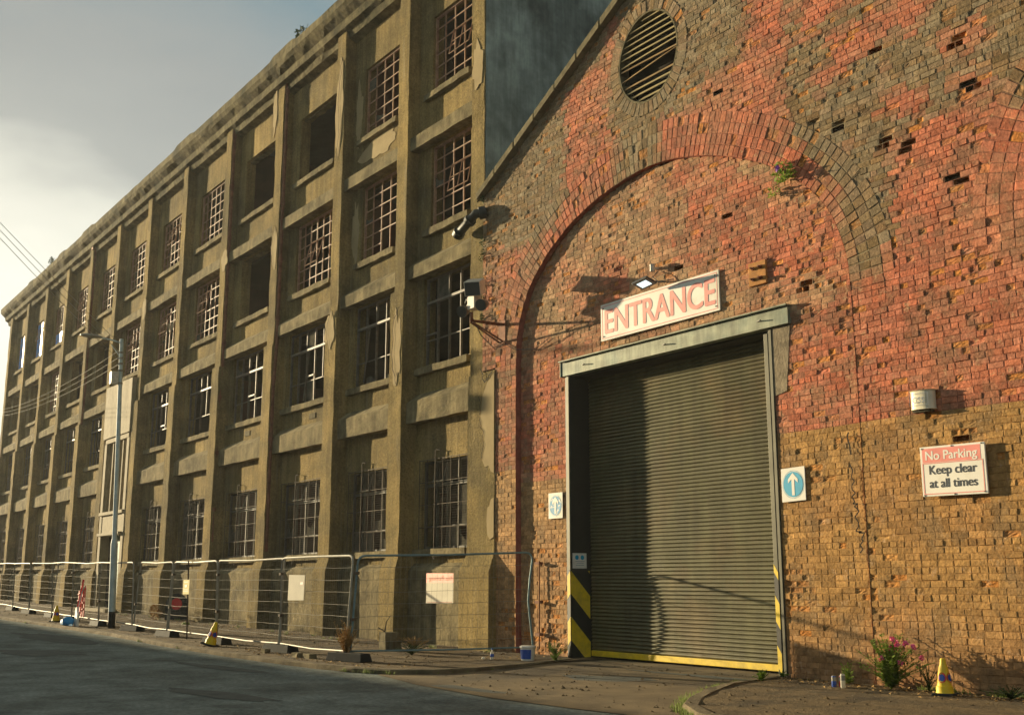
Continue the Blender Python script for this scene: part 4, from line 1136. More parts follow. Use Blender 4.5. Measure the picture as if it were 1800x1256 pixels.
# alarm box
al = empty('alarm_box', (-8.74, 13.0, 3.58), 'cream alarm box lettered CSS fixed high on the brick wall above the no parking board', 'alarm box')
mb = MB(); C = []
for k in range(13):
    t = k / 12; x = -8.90 + .34 * t; y = 12.86 + .05 * (2 * t - 1) ** 4 + .02 * (2 * t - 1) ** 2; C.append((x, y))
C += [(-8.56, 13.0), (-8.90, 13.0)]
n = len(C); vs_ = [(x, y, 3.60) for x, y in C] + [(x, y, 3.86) for x, y in C]
mb.poly(vs_, [tuple(range(n)), tuple(reversed(range(n, 2 * n)))] + [(i, (i + 1) % n, (i + 1) % n + n, i + n) for i in range(n)])
mb.build('casing', M['plastic'], al, bevel=.018)
mb = MB(); mb.box(-8.86, -8.60, 12.89, 12.99, 3.57, 3.602); mb.build('lens', M['glass'], al)
text('CSS', -8.73, 3.69, 12.848, .105, M['grey_text'], 'lettering', al, align='CENTER', sx=1.1)
mb = MB(); frame_line(mb, -8.87, -8.59, 3.655, 3.815, 12.853, .004); mb.build('border', M['grey_text'], al)
# rusty anchor plate
ap_ = empty('anchor_plate', (-11.57, 13.1, 5.95), 'square rusty iron plate with four bolts, right of the ENTRANCE sign', 'plate')
mb = MB(); mb.box(-11.76, -11.40, 13.02, 13.07, 5.96, 6.34); mb.build('plate', M['rust'], ap_, bevel=.005)
mb = MB()
for x in (-11.66, -11.50):
    for z_ in (6.06, 6.24): mb.tube([(x, 13.03, z_), (x, 12.94, z_)], .016, 6); mb.tube([(x, 13.025, z_), (x, 12.995, z_)], .032, 6)
mb.build('bolt', M['iron'], ap_)
# floodlight over the sign
fl = empty('floodlight', (-13.85, 13.1, 6.45), 'small lit floodlight on a bracket over the top edge of the ENTRANCE sign', 'light')
mb = MB()
# tilted flat body, glass facing down and out
cxx, cyy, czz = -13.93, 12.76, 6.47
u = Vector((.95, .0, .10)).normalized(); w_ = Vector((0, -.96, .27)).normalized(); nn_ = w_.cross(u).normalized()
if nn_.z > 0: nn_ = -nn_
def slab(c, a, b, t, u, w_, nn_):
    c = Vector(c); vs = []
    for s3 in (-1, 1):
        for (s1, s2_) in ((-1, -1), (1, -1), (1, 1), (-1, 1)): vs.append(tuple(c + u * a * s1 + w_ * b * s2_ + nn_ * t * s3))
    return vs
FCS = [(0, 3, 2, 1), (4, 5, 6, 7), (0, 1, 5, 4), (1, 2, 6, 5), (2, 3, 7, 6), (3, 0, 4, 7)]
mb.poly(slab((cxx, cyy, czz), .19, .13, .02, u, w_, nn_), FCS); mb.build('housing', M['camdark'], fl, bevel=.006)
mb = MB(); mb.poly(slab(Vector((cxx, cyy, czz)) + nn_ * .022, .12, .075, .004, u, w_, nn_), FCS); mb.build('lens', M['lamp'], fl)
mb = MB(); mb.tube([(-13.93, 12.86, 6.53), (-13.80, 12.98, 6.50), (-13.75, 13.09, 6.50)], .014, 5); mb.tube([(-13.9, 13.06, 6.72), (-13.92, 12.95, 6.6), (-13.8, 12.97, 6.5), (-13.5, 13.06, 6.49)], .008, 5); mb.build('bracket', M['camdark'], fl)
mb = MB(); mb.tube([(-13.93, 13.1, 6.78), (-13.93, 12.97, 6.78)], .03, 8); mb.tube([(-13.93, 12.96, 6.84), (-13.93, 12.96, 6.71)], .045, 10); mb.build('sensor', M['camwhite'], fl)
# CCTV head on its wall bracket
cc = empty('cctv_rig', (-18.61, 13.0, 6.2), 'security camera head with two round lamps on a rusty triangular bracket at the warehouse corner', 'security camera')
TX, TYY, TZ = -18.60, 12.22, 6.62
mb = MB()
for dx in (-.07, .07):
    mb.tube([(TX + dx, 13.02, 6.64), (TX + dx * .4, TYY, TZ + .0)], .02, 4); mb.tube([(TX + dx, 13.02, 6.24), (TX + dx * .4, TYY, TZ - .03)], .02, 4)
mb.box(TX - .12, TX + .12, 12.985, 13.02, 6.18, 6.72); mb.tube([(TX, TYY, TZ - .05), (TX, TYY, TZ + .18)], .035, 8)
mb.tube([(TX - .3, 13.0, 6.22), (TX + .15, 12.96, 6.22)], .025, 4)
mb.build('bracket', M['iron'], cc)
mb = MB(); mb.box(TX - .04, TX + .22, TYY - .08, TYY + .10, 6.84, 7.12); mb.tube([(TX - .18, TYY, 6.97), (TX + .42, TYY, 6.97)], .02, 6); mb.box(TX + .0, TX + .06, TYY - .03, TYY + .05, 7.04, 7.14); mb.build('pan_unit', M['camwhite'], cc, bevel=.012)
mb = MB(); u = Vector((.75, .66, 0)).normalized(); w_ = Vector((-.55, .62, .35)).normalized(); nn_ = u.cross(w_).normalized()
mb.poly(slab((TX + .15, TYY - .02, 7.29), .17, .22, .15, u, w_, nn_), FCS); mb.build('camera_housing', M['camwhite'], cc, bevel=.008)
mb = MB(); mb.poly(slab(Vector((TX + .15, TYY - .02, 7.29)) - w_ * .222, .155, .004, .135, u, w_, nn_), FCS); mb.build('camera_glass', M['camdark'], cc)
for (x, tag_) in ((-.24, 0), (.46, 1)):
    mb = MB(); c = Vector((TX + x, TYY - .02, 6.87)); d = Vector((.35, -.8, -.35)).normalized()
    mb.tube([c - d * .09, c + d * .07], .085, 12, .12); mb.tube([c + d * .07, c + d * .11], .125, 12); mb.build('lamp', M['camdark'], cc, smooth=True)
mb = MB(); mb.tube([(TX - .24, TYY, 7.04), (TX - .20, TYY, 7.12), (TX - .1, TYY, 7.02)], .012, 5)
P_ = [(TX + .02, TYY, 6.7), (TX - .05, 12.5, 6.35), (TX + .03, 12.8, 6.08), (TX + .1, 12.97, 6.22)]; mb.tube(P_, .010, 5)
mb.tube([(TX + .1, 12.97, 6.22), (TX + .5, 12.98, 6.02), (TX + 1.0, 13.09, 5.95), (TX + 1.5, 13.09, 6.1)], .008, 4)
mb.build('cable', M['camdark'], cc)
# small notice on the cheek of the gate
nb = empty('safety_notice', (-16.38, 13.15, 1.6), 'small pale notice with two blue symbols on the black cheek of the gate', 'notice')
mb = MB(); mb.box(-16.388, -16.380, 13.05, 13.38, 1.60, 1.88); mb.build('panel', M['white'], nb)
mb = MB()
for cy in (13.15, 13.28): mb.face([(-16.3785, cy + .043 * math.cos(2 * math.pi * k / 20), 1.80 + .043 * math.sin(2 * math.pi * k / 20)) for k in range(20)])
mb.build('symbol', M['signblue'], nb)
mb = MB()
for (a, b, z_) in ((13.11, 13.33, 1.725), (13.14, 13.31, 1.695), (13.12, 13.32, 1.655)): mb.face([(-16.3785, a, z_), (-16.3785, b, z_), (-16.3785, b, z_ + .008), (-16.3785, a, z_ + .008)])
mb.build('small_print', M['grey_text'], nb)
# conduit beside the gate
pc = empty('wall_conduit', (-17.0, 13.1, 0), 'thin rusty conduit with brackets on the brick wall left of the gate', 'conduit')
mb = MB(); mb.tube([(-17.44, 13.06, .1), (-17.43, 13.06, 1.75)], .014, 6); mb.build('pipe', M['iron'], pc)
mb = MB()
for z_ in (.35, .95, 1.68): mb.box(-17.5, -17.36, 13.0, 13.10, z_, z_ + .05)
mb.build('clip', M['iron'], pc)
# ivy-leaved growth down the junction and plants in the arch
mb = MB()
for (z_, r_) in ((9.3, .08), (8.6, .10), (8.3, .12), (7.7, .08), (7.3, .10), (6.9, .07), (9.6, .06)): leafy(mb, -19.3, 12.96, z_, r_, .07, r_ * 1.5, 60, .03)
tag(mb.build('creeper', M['leafdark']), 'straggling green growth in the joint between factory and warehouse', 'creeper')
mb = MB(); mb.col = None
leafy(mb, -10.9, 12.93, 7.62, .20, .10, .18, 120, .045); leafy(mb, -10.75, 12.9, 7.5, .14, .10, .1, 60, .04); leafy(mb, -11.1, 12.95, 7.35, .12, .08, .12, 40, .04)
for k in range(9): mb.tube([(-10.85, 13.0, 7.5), (-10.85 + random.uniform(-.3, .35), 12.85 + random.uniform(-.1, .1), 7.5 + random.uniform(-.15, .3))], .006, 4)
pw = mb.build('wall_weed', M['leaf']); tag(pw, 'weed with a purple flower rooted in the arch brickwork above the gate', 'weed')
mb = MB(); leafy(mb, -10.93, 12.86, 7.66, .04, .04, .05, 40, .03); mb.build('flower', M['purple'], pw)
# ------------------------------------------------------------------ temporary fence
FN = [(-17.2, 12.8), (-18.1, 9.33), (-21.17, 9.41), (-24.68, 9.45), (-28.15, 9.50), (-31.22, 9.58), (-34.4, 9.55), (-37.7, 9.62), (-41.0, 9.8), (-44.6, 9.85), (-48.3, 10.05), (-51.9, 10.2), (-55.4, 10.3)]
FLAB = ['shade-toned mesh fence panel running back to the brick wall',
        'mesh fence panel hung with a blank white board, end on to the kerb corner',
        'mesh fence panel between the blank white board and the yellow cone',
        'mesh fence panel with a thin stake and a yellow notice in the middle',
        'mesh fence panel just right of the street lamp, by the factory entrance steps',
        'mesh fence panel standing behind the street lamp',
        'mesh fence panel left of the street lamp beside the red folded barrier',
        'mesh fence panel behind the far small yellow cone',
        'mesh fence panel just beyond the far small yellow cone',
        'third mesh fence panel from the far end of the fence',
        'second mesh fence panel from the far end of the fence',
        'last mesh fence panel at the far left end of the fence']
rf = random.Random(5)
for i in range(len(FN) - 1):
    (ax, ay), (bx, by) = FN[i], FN[i + 1]
    a = Vector((ax, ay, gz(ax) + .10)); b = Vector((bx, by, gz(bx) + .10)); d = (b - a); Ln = d.length; d.normalize()
    a = a + d * .05; b = b - d * .05
    la = Vector((rf.uniform(-.05, .05), rf.uniform(-.06, .06), 1)).normalized(); lb = Vector((rf.uniform(-.05, .05), rf.uniform(-.06, .06), 1)).normalized()
    H = 1.72
    root = empty('mesh_fence', ((ax + bx) / 2, (ay + by) / 2, gz(ax)), FLAB[i], 'fence panel', 'temporary fence panels along the kerb')
    tm = M['shadetube'] if i == 0 else M['galv']
    hA = H + (.08 if i == 0 else 0)
    ta, tb = a + la * hA, b + lb * H
    mb = MB(); rr = .15; sag = rf.uniform(-.02, .03)
    def arcpt(c, p, q, n=4):
        return [c + (p - c) * (1 - t) ** 2 * 0 + (p * (1 - t) ** 2 + c * 2 * t * (1 - t) + q * t * t - c) for t in [k / n for k in range(n + 1)]]
    left = [a - Vector((0, 0, .10)), a + la * (H * .35) + (Vector((-.03, .02, 0)) if i == 0 else Vector((0, 0, 0))), ta - la * rr]
    if i == 0: left = [a - Vector((0, 0, .02)), a + la * .35 + d * .05, a + la * .9 + d * .13, a + la * 1.3 + d * .11, ta - la * rr + d * .07]; ta = ta + d * .07
    pts = left + arcpt(ta, ta - la * rr, ta + d * rr)[1:] + [(ta + tb) / 2 - Vector((0, 0, sag))] + arcpt(tb, tb - d * rr, tb - lb * rr) + [b - Vector((0, 0, .10))]
    mb.tube(pts, .0205, 8)
    mb.tube([a + d * .02 + Vector((0, 0, .06)), (a + b) / 2 + Vector((rf.uniform(-.02, .02), rf.uniform(-.04, .04), .05 + rf.uniform(-.02, .02))), b - d * .02 + Vector((0, 0, .06))], .016, 8)
    mb.build('frame', tm, root, smooth=True)
    mb = MB(); nv = 34; bow = rf.uniform(-.06, .06)
    def P(u, t):
        lo = a.lerp(b, u); hi = ta.lerp(tb, u); p = lo.lerp(hi, t)
        q = 4 * u * (1 - u) * 4 * t * (1 - t); p = p + Vector((-d.y, d.x, 0)) * (bow * q + .012 * noise.noise(Vector((u * 6 + i * 9, t * 5, 0))))
        p.z += .02 * noise.noise(Vector((u * 4, t * 7, i * 3.3)))
        return p
    far = i > 5
    for k in range(1, nv):
        if far and k % 2: continue
        u = k / nv; mb.tube([P(u, .05), P(u, .35), P(u, .68), P(u, .985)], .0016, 3)
    for k in range(1, 8):
        t = k / 8; mb.tube([P(u_ / 8, t) for u_ in range(9)], .0042 if i else .003, 4)
    mb.build('wire_mesh', M['wire'], root)
    mb = MB()
    for t in (.35, .82): c = b.lerp(tb, t); mb.box(c.x - .045, c.x + .03, c.y - .04, c.y + .04, c.z - .025, c.z + .025)
    mb.build('clamp', M['mesh_rust'], root)
# rubber feet
FEET = [(1, 15, 'black rubber fence foot at the kerb corner under the dry bush'), (2, 10, 'black rubber fence foot right of the yellow cone, under the blank white board panel'), (3, 8, 'black rubber fence foot the leaning yellow cone stands against'),
        (4, 5, 'black rubber fence foot between the street lamp and the leaning yellow cone'), (5, 12, 'long rubber fence foot just right of the street lamp'), (6, 0, 'black rubber fence foot just left of the street lamp'),
        (7, 3, 'black rubber fence foot under the blue bag'), (8, 2, 'black rubber fence foot beside the far small yellow cone'), (9, 6, 'second black rubber fence foot from the far end'), (10, 4, 'black rubber fence foot at the far end of the fence')]
def foot():
    mb = MB(); mb.poly([(-.45, -.14, 0), (.45, -.14, 0), (.45, .14, 0), (-.45, .14, 0), (-.42, -.11, .14), (.42, -.11, .14), (.42, .11, .14), (-.42, .11, .14)], FCS)
    for x in (-.3, -.1, .1, .3): mb.lathe(x, 0, [(.035, .141), (.035, .150)], 8)
    o = mb.build('rubber_block', M['rubber'], bevel=.02); return o
f0 = None
for (k, ang, lab) in FEET:
    o = foot() if f0 is None else f0.copy()
    if f0 is None: f0 = o
    else: COL.objects.link(o)
    x, y = FN[k]; o.location = (x + .18, y - .06, gz(x) + .005); o.rotation_euler = (0, 0, R(ang))
    tag(o, lab, 'fence foot', 'rubber feet under the temporary fence')
# boards hung on the fence
fb = empty('warning_board', (-20.3, 9.37, 1.0), 'blank white board hung upright on the temporary fence, by the kerb corner', 'sign')
mb = MB(); mb.prism([(-20.68, 1.0), (-19.96, 1.01), (-19.94, 1.48), (-20.66, 1.49)], 9.33, 9.34)
mb.build('panel', M['paper'], fb)
mb = MB(); mb.face([(-20.12, 9.327, 1.30), (-20.0, 9.327, 1.30), (-20.0, 9.327, 1.35), (-20.12, 9.327, 1.35)]); mb.build('red_mark', M['pink'], fb)
# board seen from behind on the return panel: local x runs along the panel
rbd = empty('warning_board', (-17.72, 10.70, .97), 'faded board with pink top band and reversed No Parking lettering on the shade-toned return panel', 'sign', rz=math.atan2(.42, .11))
def bl(name, m, fn):
    mb = MB(); fn(mb); me_o = mb.build(name, m); me_o.parent = rbd; return me_o
bl('panel', M['paper'], lambda m_: m_.face([(0, 0, 0), (.52, 0, 0), (.52, 0, .37), (0, 0, .37)]))
bl('red_band', M['pinkpaper'], lambda m_: (m_.face([(0.0, 0, .37), (.52, 0, .37), (.52, 0, .54), (0.0, 0, .54)]), m_.face([(.02, -.003, .015), (.50, -.003, .015), (.50, -.003, .025), (.02, -.003, .025)])))
cu = bpy.data.curves.new('t', 'FONT'); cu.body = 'No Parking'; cu.size = .115; cu.offset = .002; ob = bpy.data.objects.new('t', cu); COL.objects.link(ob)
me = bpy.data.meshes.new_from_object(ob.evaluated_get(bpy.context.evaluated_depsgraph_get())); bpy.data.objects.remove(ob)
for v in me.vertices: v.co = Vector((.50 - v.co.x * .85, -.004, .41 + v.co.y))
me.materials.clear(); me.materials.append(M['paper']); o = bpy.data.objects.new('lettering', me); COL.objects.link(o); o.parent = rbd
yn = empty('paper_notice', (-26.7, 9.40, 1.0), 'small yellow paper notice tied to a thin stake in the fence', 'notice')
mb = MB(); mb.box(-26.9, -26.48, 9.405, 9.41, 1.06, 1.40); mb.build('paper', M['yellowpaper'], yn)
mb = MB(); mb.face([(-26.8, 9.402, 1.28), (-26.6, 9.402, 1.28), (-26.65, 9.402, 1.22), (-26.75, 9.402, 1.22)]); 
for z_ in (1.12, 1.16, 1.34): mb.face([(-26.85, 9.402, z_), (-26.53, 9.402, z_), (-26.53, 9.402, z_ + .015), (-26.85, 9.402, z_ + .015)])
mb.build('print', M['signblack'], yn)
mb = MB(); mb.tube([(-26.6, 9.46, 0.0), (-26.72, 9.44, 1.85)], .018, 5); tag(mb.build('stake', M['mesh_rust']), 'thin dark stake standing in the middle of a fence panel, holding the yellow notice', 'stake')

# ------------------------------------------------------------------ street lamp and wires
LPX, LPY = -32.62, 9.42; g0 = gz(LPX)
lamp = empty('street_lamp', (LPX, LPY, g0), 'tall blue grey street lamp with black base by the kerb near the factory entrance', 'street lamp')
top = Vector((LPX - .2, LPY - .22, 8.38)); bot = Vector((LPX, LPY, g0))
def lp(t): return bot.lerp(top, t)
mb = MB(); mb.tube([lp(.055), lp(.28)], .098, 14); mb.tube([lp(.28), lp(.30)], .098, 14, .07); mb.tube([lp(.30), lp(.7), lp(1.0)], .070, 12, .055); mb.build('pole', M['pole'], lamp, smooth=True)
mb = MB(); mb.tube([lp(0), lp(.055)], .100, 14); mb.build('base', M['black'], lamp, smooth=True)
mb = MB(); mb.tube([lp(.985), lp(.985) + Vector((-.02, -.25, .06)), lp(.985) + Vector((-.05, -.62, .10))], .022, 8); mb.tube([lp(.93), lp(.97) + Vector((-.02, -.3, .05))], .012, 6); mb.build('arm', M['pole'], lamp, smooth=True)
mb = MB(); c = lp(.985) + Vector((-.06, -.85, .12))
prof_ = [(-.32, .05, .02), (-.22, .11, .05), (0, .12, .06), (.2, .09, .045), (.30, .05, .03)]; path = []
vs_ = []; 
for (t, w2, h2) in prof_:
    for k in range(10):
        a_ = 2 * math.pi * k / 10; vs_.append((c.x + w2 * math.cos(a_), c.y + t, c.z + h2 * math.sin(a_)))
fs_ = [(i * 10 + k, i * 10 + (k + 1) % 10, (i + 1) * 10 + (k + 1) % 10, (i + 1) * 10 + k) for i in range(4) for k in range(10)] + [tuple(range(10)), tuple(reversed(range(40, 50)))]
mb.poly(vs_, fs_); mb.build('lantern', M['galv'], lamp, smooth=True)
mb = MB(); q = lp(.865); mb.box(q.x - .10, q.x + .08, q.y - .28, q.y - .07, q.z - .25, q.z + .12); mb.build('control_box', M['camwhite'], lamp, bevel=.01)
mb = MB()
for t in (.93, .91, .885, .95, .84): mb.tube([lp(t) - Vector((0, 0, .03)), lp(t) + Vector((0, 0, .03))], .075, 10)
for t in (.955, .93, .905): q = lp(t); mb.tube([q, q + Vector((-.16, -.05, .03))], .018, 5)
mb.build('bands', M['galv'], lamp)
mb = MB(); mb.tube([(-6.3, -5.6, 0), (-6.3, -5.6, 10.2)], .13, 10, .10); mb.box(-7.0, -5.6, -5.68, -5.56, 9.5, 9.62)
tag(mb.build('utility_pole', M['wood']), 'wooden pole across the street that carries the overhead wires', 'utility pole')
for k in range(3):
    q = lp(.955 - .025 * k) + Vector((-.16, -.05, .03)); e2 = Vector((-69.9, 12.7, 11.15 - .17 * k))
    mb = MB(); mb.tube([q.lerp(e2, t / 14) - Vector((0, 0, 1.4 * (t / 14) * (1 - t / 14))) for t in range(15)], .008, 4)
    tag(mb.build('overhead_wire', M['cable']), ['top', 'middle', 'bottom'][k] + ' wire of the three running from the street lamp across the factory front', 'wire', 'overhead wires on the street lamp')
for k in range(3):
    q = lp(.985 - .03 * k) + Vector((0, -.08, .0)); e2 = Vector((-6.9 + .6 * k, -5.6, 10.1 - .25 * k))
    mb = MB(); mb.tube([q.lerp(e2, t / 14) - Vector((0, 0, 1.2 * (t / 14) * (1 - t / 14))) for t in range(15)], .008, 4)
    tag(mb.build('overhead_wire', M['cable']), ['lowest', 'middle', 'highest'][k] + ' wire of the three crossing the sky at the left from the street lamp', 'wire', 'overhead wires on the street lamp')

# ------------------------------------------------------------------ small things along the street
def cone(x, y, z, h, label, lean=(0, 0), flat=1.0, squash=1.0):
    root = empty('traffic_cone', (x, y, z), label, 'traffic cone', 'yellow no waiting cones')
    s_ = h / .48
    def bl(name, mb, m, **k):
        o = mb.build(name, m, **k); o.parent = root; return o
    mb = MB(); mb.poly([(-.15, -.15, 0), (.15, -.15, 0), (.15, .15, 0), (-.15, .15, 0), (-.14, -.14, .035), (.14, -.14, .035), (.14, .14, .035), (-.14, .14, .035)], FCS); bl('base', mb, M['rubber'], bevel=.008)
    mb = MB(); mb.lathe(0, 0, [(.118, .035), (.112, .05), (.108, .12), (.095, .125), (.078, .26), (.060, .36), (.043, .40), (.036, .46), (.030, .475), (.026, .48)], 24); body = bl('body', mb, M['yellow'], smooth=True)
    for ang in (-95, -15, 165):
        for (rad, off, m, nm) in ((.058, .003, M['conered'], 'ring'), (.040, .005, M['coneblue'], 'disc')):
            mb = MB(); pts = []
            for k in range(18):
                a_ = 2 * math.pi * k / 18; zz = .235 + rad * 1.15 * math.sin(a_); r_ = .094 - (zz - .125) * .125 + off + .002
                th = R(ang) + rad * math.cos(a_) / .085; pts.append((r_ * math.cos(th), r_ * math.sin(th), zz))
            mb.face(pts); o = mb.build(nm, m); o.parent = body
    root.scale = (s_, s_, s_); root.rotation_euler = (R(lean[0]), R(lean[1]), R(20))
    return root
cone(-8.42, 12.5, 0.0, .44, 'yellow cone with red and blue discs standing upright at the foot of the brick wall')
c2 = cone(-23.72, 8.95, 0.02, .50, 'faded yellow cone leaning on a fence foot near the kerb', lean=(-6, 12))
cone(-37.3, 9.05, gz(-37.3), .50, 'small far yellow cone against the fence, left of the folded red barrier')
# folded barrier and blue bag by the fence
br = empty('folded_barrier', (-34.4, 8.95, gz(-34.4)), 'red and white folded expanding barrier leaning on the fence left of the street lamp', 'barrier')
zz = gz(-34.4)
mb = MB()
for k in range(7):
    x = -34.75 + .1 * k; mb.box(x, x + .045, 9.02 + .02 * (k % 2), 9.05 + .02 * (k % 2), zz + .25 + .08 * (k % 3), zz + 1.0 + .05 * ((k * 3) % 4))
mb.tube([(-34.5, 8.95, zz + .45), (-34.25, 9.0, zz + 1.32)], .03, 6)
for k in range(4): mb.tube([(-34.75, 9.01, zz + .35 + .18 * k), (-34.1, 9.01, zz + .5 + .18 * k)], .02, 5)
mb.build('slats', M['conered'], br)
mb = MB(); mb.prism([(-34.42, zz + .02), (-34.12, zz + .0), (-34.14, zz + .35), (-34.28, zz + .55), (-34.36, zz + .5)], 8.86, 8.92); mb.tube([(-34.3, 8.92, zz + .5), (-34.2, 8.98, zz + 1.0), (-34.0, 8.98, zz + 1.12)], .02, 6); mb.build('foot', M['white'], br)
mb = MB(); bb = MB()
for i in range(9):
    t = i / 8; r_ = .17 * math.sin(math.pi * (.12 + .8 * t)) + .01
    for k in range(10):
        a_ = 2 * math.pi * k / 10; bb.v.append((-34.55 + .6 * t - .3, 8.72 + r_ * 1.1 * math.cos(a_) * (1 + .2 * random.uniform(-1, 1)), gz(-34.5) + r_ * .75 + r_ * .75 * math.sin(a_) * (1 + .15 * random.uniform(-1, 1))))
for i in range(8):
    for k in range(10): bb.f.append((i * 10 + k, i * 10 + (k + 1) % 10, (i + 1) * 10 + (k + 1) % 10, (i + 1) * 10 + k)); bb.m.append(0); bb.c.append(None)
tag(bb.build('sandbag', M['bluebag'], smooth=True), 'crumpled blue sack lying at the foot of the folded red barrier', 'sack')
# board with red disc leaning on the factory base
rd = empty('leaning_sign', (-37.0, 12.75, .11), 'dark round topped board with a red disc leaning on the factory base', 'sign', rz=R(48))
mb = MB(); pts = [(-.38, 0), (.38, 0), (.38, .45)] + [(.38 * math.cos(R(a)), .48 + .38 * math.sin(R(a))) for a in range(0, 181, 18)] + [(-.38, .45)]
mb.prism(pts, 0, .05); o = mb.build('board', M['rubber']); o.parent = rd
mb = MB(); mb.prism([(.0 + .19 * math.cos(R(a)), .52 + .19 * math.sin(R(a))) for a in range(0, 360, 20)], -.02, -.001); o = mb.build('disc', M['conered']); o.parent = rd
mb = MB(); leafy(mb, -37.4, 12.2, .35, .35, .2, .28, 160, .06); tag(mb.build('weed', M['dry']), 'straw coloured weeds in front of the board with the red disc', 'weed')
# paint bucket, bottle, cans
bk = empty('paint_bucket', (-16.3, 11.95, 0), 'white paint bucket with a blue label standing at the corner of the gateway', 'bucket')
mb = MB(); mb.lathe(-16.3, 11.95, [(.115, 0), (.118, .01), (.135, .22)], 28); mb.build('tub', M['white'], bk, smooth=True)
mb = MB(); mb.lathe(-16.3, 11.95, [(.136, .215), (.146, .22), (.146, .245), (.138, .25)], 28); mb.build('lid', M['white'], bk, smooth=True)
mb = MB(); pts = []
for k in range(13):
    t0 = R(-130 + 10 * k); 
    if k < 12:
        t1 = R(-120 + 10 * k)
        mb.face([(-16.3 + .121 * math.cos(t0), 11.95 + .121 * math.sin(t0), .03), (-16.3 + .121 * math.cos(t1), 11.95 + .121 * math.sin(t1), .03), (-16.3 + .136 * math.cos(t1), 11.95 + .136 * math.sin(t1), .19), (-16.3 + .136 * math.cos(t0), 11.95 + .136 * math.sin(t0), .19)])
mb.build('label', M['coneblue'], bk)
bo = empty('bottle', (-16.9, 11.6, 0), 'small clear bottle with a blue cap standing left of the paint bucket', 'bottle')
mb = MB(); mb.lathe(-16.9, 11.6, [(.032, 0), (.034, .02), (.034, .11), (.014, .15), (.013, .17)], 12); mb.build('body', M['paper'], bo, smooth=True)
mb = MB(); mb.lathe(-16.9, 11.6, [(.034, .045), (.0345, .095)], 12); mb.lathe(-16.9, 11.6, [(.016, .165), (.016, .19)], 10); mb.build('cap', M['coneblue'], bo)
mb = MB(); mb.lathe(-17.03, 11.5, [(.03, .0), (.04, .015), (.02, .04)], 9); tag(mb.build('litter', M['paper']), 'scrap of white litter beside the small bottle', 'litter')
mb = MB(); mb.lathe(-33.9, 12.0, [(.10, 0), (.14, .06), (.10, .14)], 9); tag(mb.build('litter', M['grass']), 'pale green plastic scrap on the footway by the factory entrance step', 'litter')
for (x, y, h, m_, top_, lab) in ((-9.93, 12.3, .14, 'coneblue', 'galv', 'blue drink can, leftmost of the three by the wall weeds'), (-9.86, 12.36, .14, 'conered', 'galv', 'dark red drink can, middle one of the three by the wall weeds'), (-9.77, 12.28, .175, 'paper', 'galv', 'tall silvery drink can, rightmost of the three by the wall weeds')):
    o_ = empty('drink_can', (x, y, 0), lab, 'drink can', 'drink cans by the wall weeds')
    mb = MB(); mb.lathe(x, y, [(.026, 0), (.032, .01), (.032, h - .012), (.027, h)], 16); b_ = mb.build('body', M[m_], o_, smooth=True)
    mb = MB(); mb.lathe(x, y, [(.0325, h * .55), (.0325, h * .9)], 16, cap=False); mb.lathe(x, y, [(.027, h), (.026, h + .004)], 16); mb.build('rim', M['galv'], o_)

# plants
def plant(name, x, y, z, w, h, nstem, leafn, leafsz, m, label, flowers=0, fm=None, cat='plant', dens=1.0, seed=1):
    rn = random.Random(seed); mb = MB(); fl_ = MB()
    for s_ in range(nstem):
        dx, dy = rn.gauss(0, .33) * w, rn.gauss(0, .22) * w; hh = h * rn.uniform(.45, 1.0) * (1 - .35 * abs(dx) / max(w, .01))
        pts = [Vector((x + dx * .3 * t, y + dy * .3 * t, z)) + Vector((dx * .8 * t * t, dy * .8 * t * t, hh * t)) for t in (0, .25, .5, .75, 1)]
        mb.tube([tuple(p) for p in pts], .005, 3)
        for k in range(leafn):
            t = rn.uniform(.08, 1); p = pts[0].lerp(pts[-1], t) + Vector((0, 0, 0)); i0 = min(3, int(t * 4)); p = pts[i0].lerp(pts[i0 + 1], t * 4 - i0)
            a_ = rn.uniform(0, 6.28); l_ = leafsz * rn.uniform(.6, 1.3) * (1.2 - .6 * t); d_ = Vector((math.cos(a_), math.sin(a_), rn.uniform(-.1, .8))).normalized(); sd = d_.cross(Vector((0, 0, 1))).normalized() * l_ * .27
            mb.face([tuple(p), tuple(p + d_ * l_ * .5 + sd), tuple(p + d_ * l_), tuple(p + d_ * l_ * .5 - sd)])
        if s_ < flowers:
            c_ = pts[-1]; leafy(fl_, c_.x, c_.y, c_.z + .02, .035, .035, .035, 46, .022, rn)
    o = mb.build(name, m); tag(o, label, cat)
    if flowers: fl_.build('flowers', fm, o)
    return o
plant('valerian', -9.28, 12.62, 0, .60, .72, 90, 34, .085, M['leaf'], 'bushy green plant with pink flower heads against the foot of the brick wall', flowers=11, fm=M['pinkflower'], seed=4)
plant('weed', -10.05, 12.75, 0, .22, .30, 14, 12, .085, M['leaf'], 'leafy green weed behind the three drink cans', cat='weed', seed=6)
plant('weed', -8.85, 12.8, 0, .3, .35, 16, 10, .05, M['leafdark'], 'dark scrubby weed between the pink flowered plant and the upright cone', cat='weed', seed=8)
plant('weed', -7.7, 12.75, 0, .5, .18, 22, 8, .05, M['leafdark'], 'low dull weed at the wall foot right of the upright cone', cat='weed', seed=9)
plant('weed', -16.55, 12.75, 0, .35, .32, 24, 14, .06, M['leaf'], 'leafy weeds growing at the foot of the black gate cheek', cat='weed', seed=12)
plant('weed', -15.95, 12.3, -.02, .25, .18, 18, 10, .05, M['leaf'], 'low green weeds on the gateway kerb beside the paint bucket', cat='weed', seed=13)
plant('weed', -11.1, 12.2, 0, .22, .16, 20, 10, .06, M['leaf'], 'clump of green weeds on the kerb in front of the right gate rail', cat='weed', seed=14)
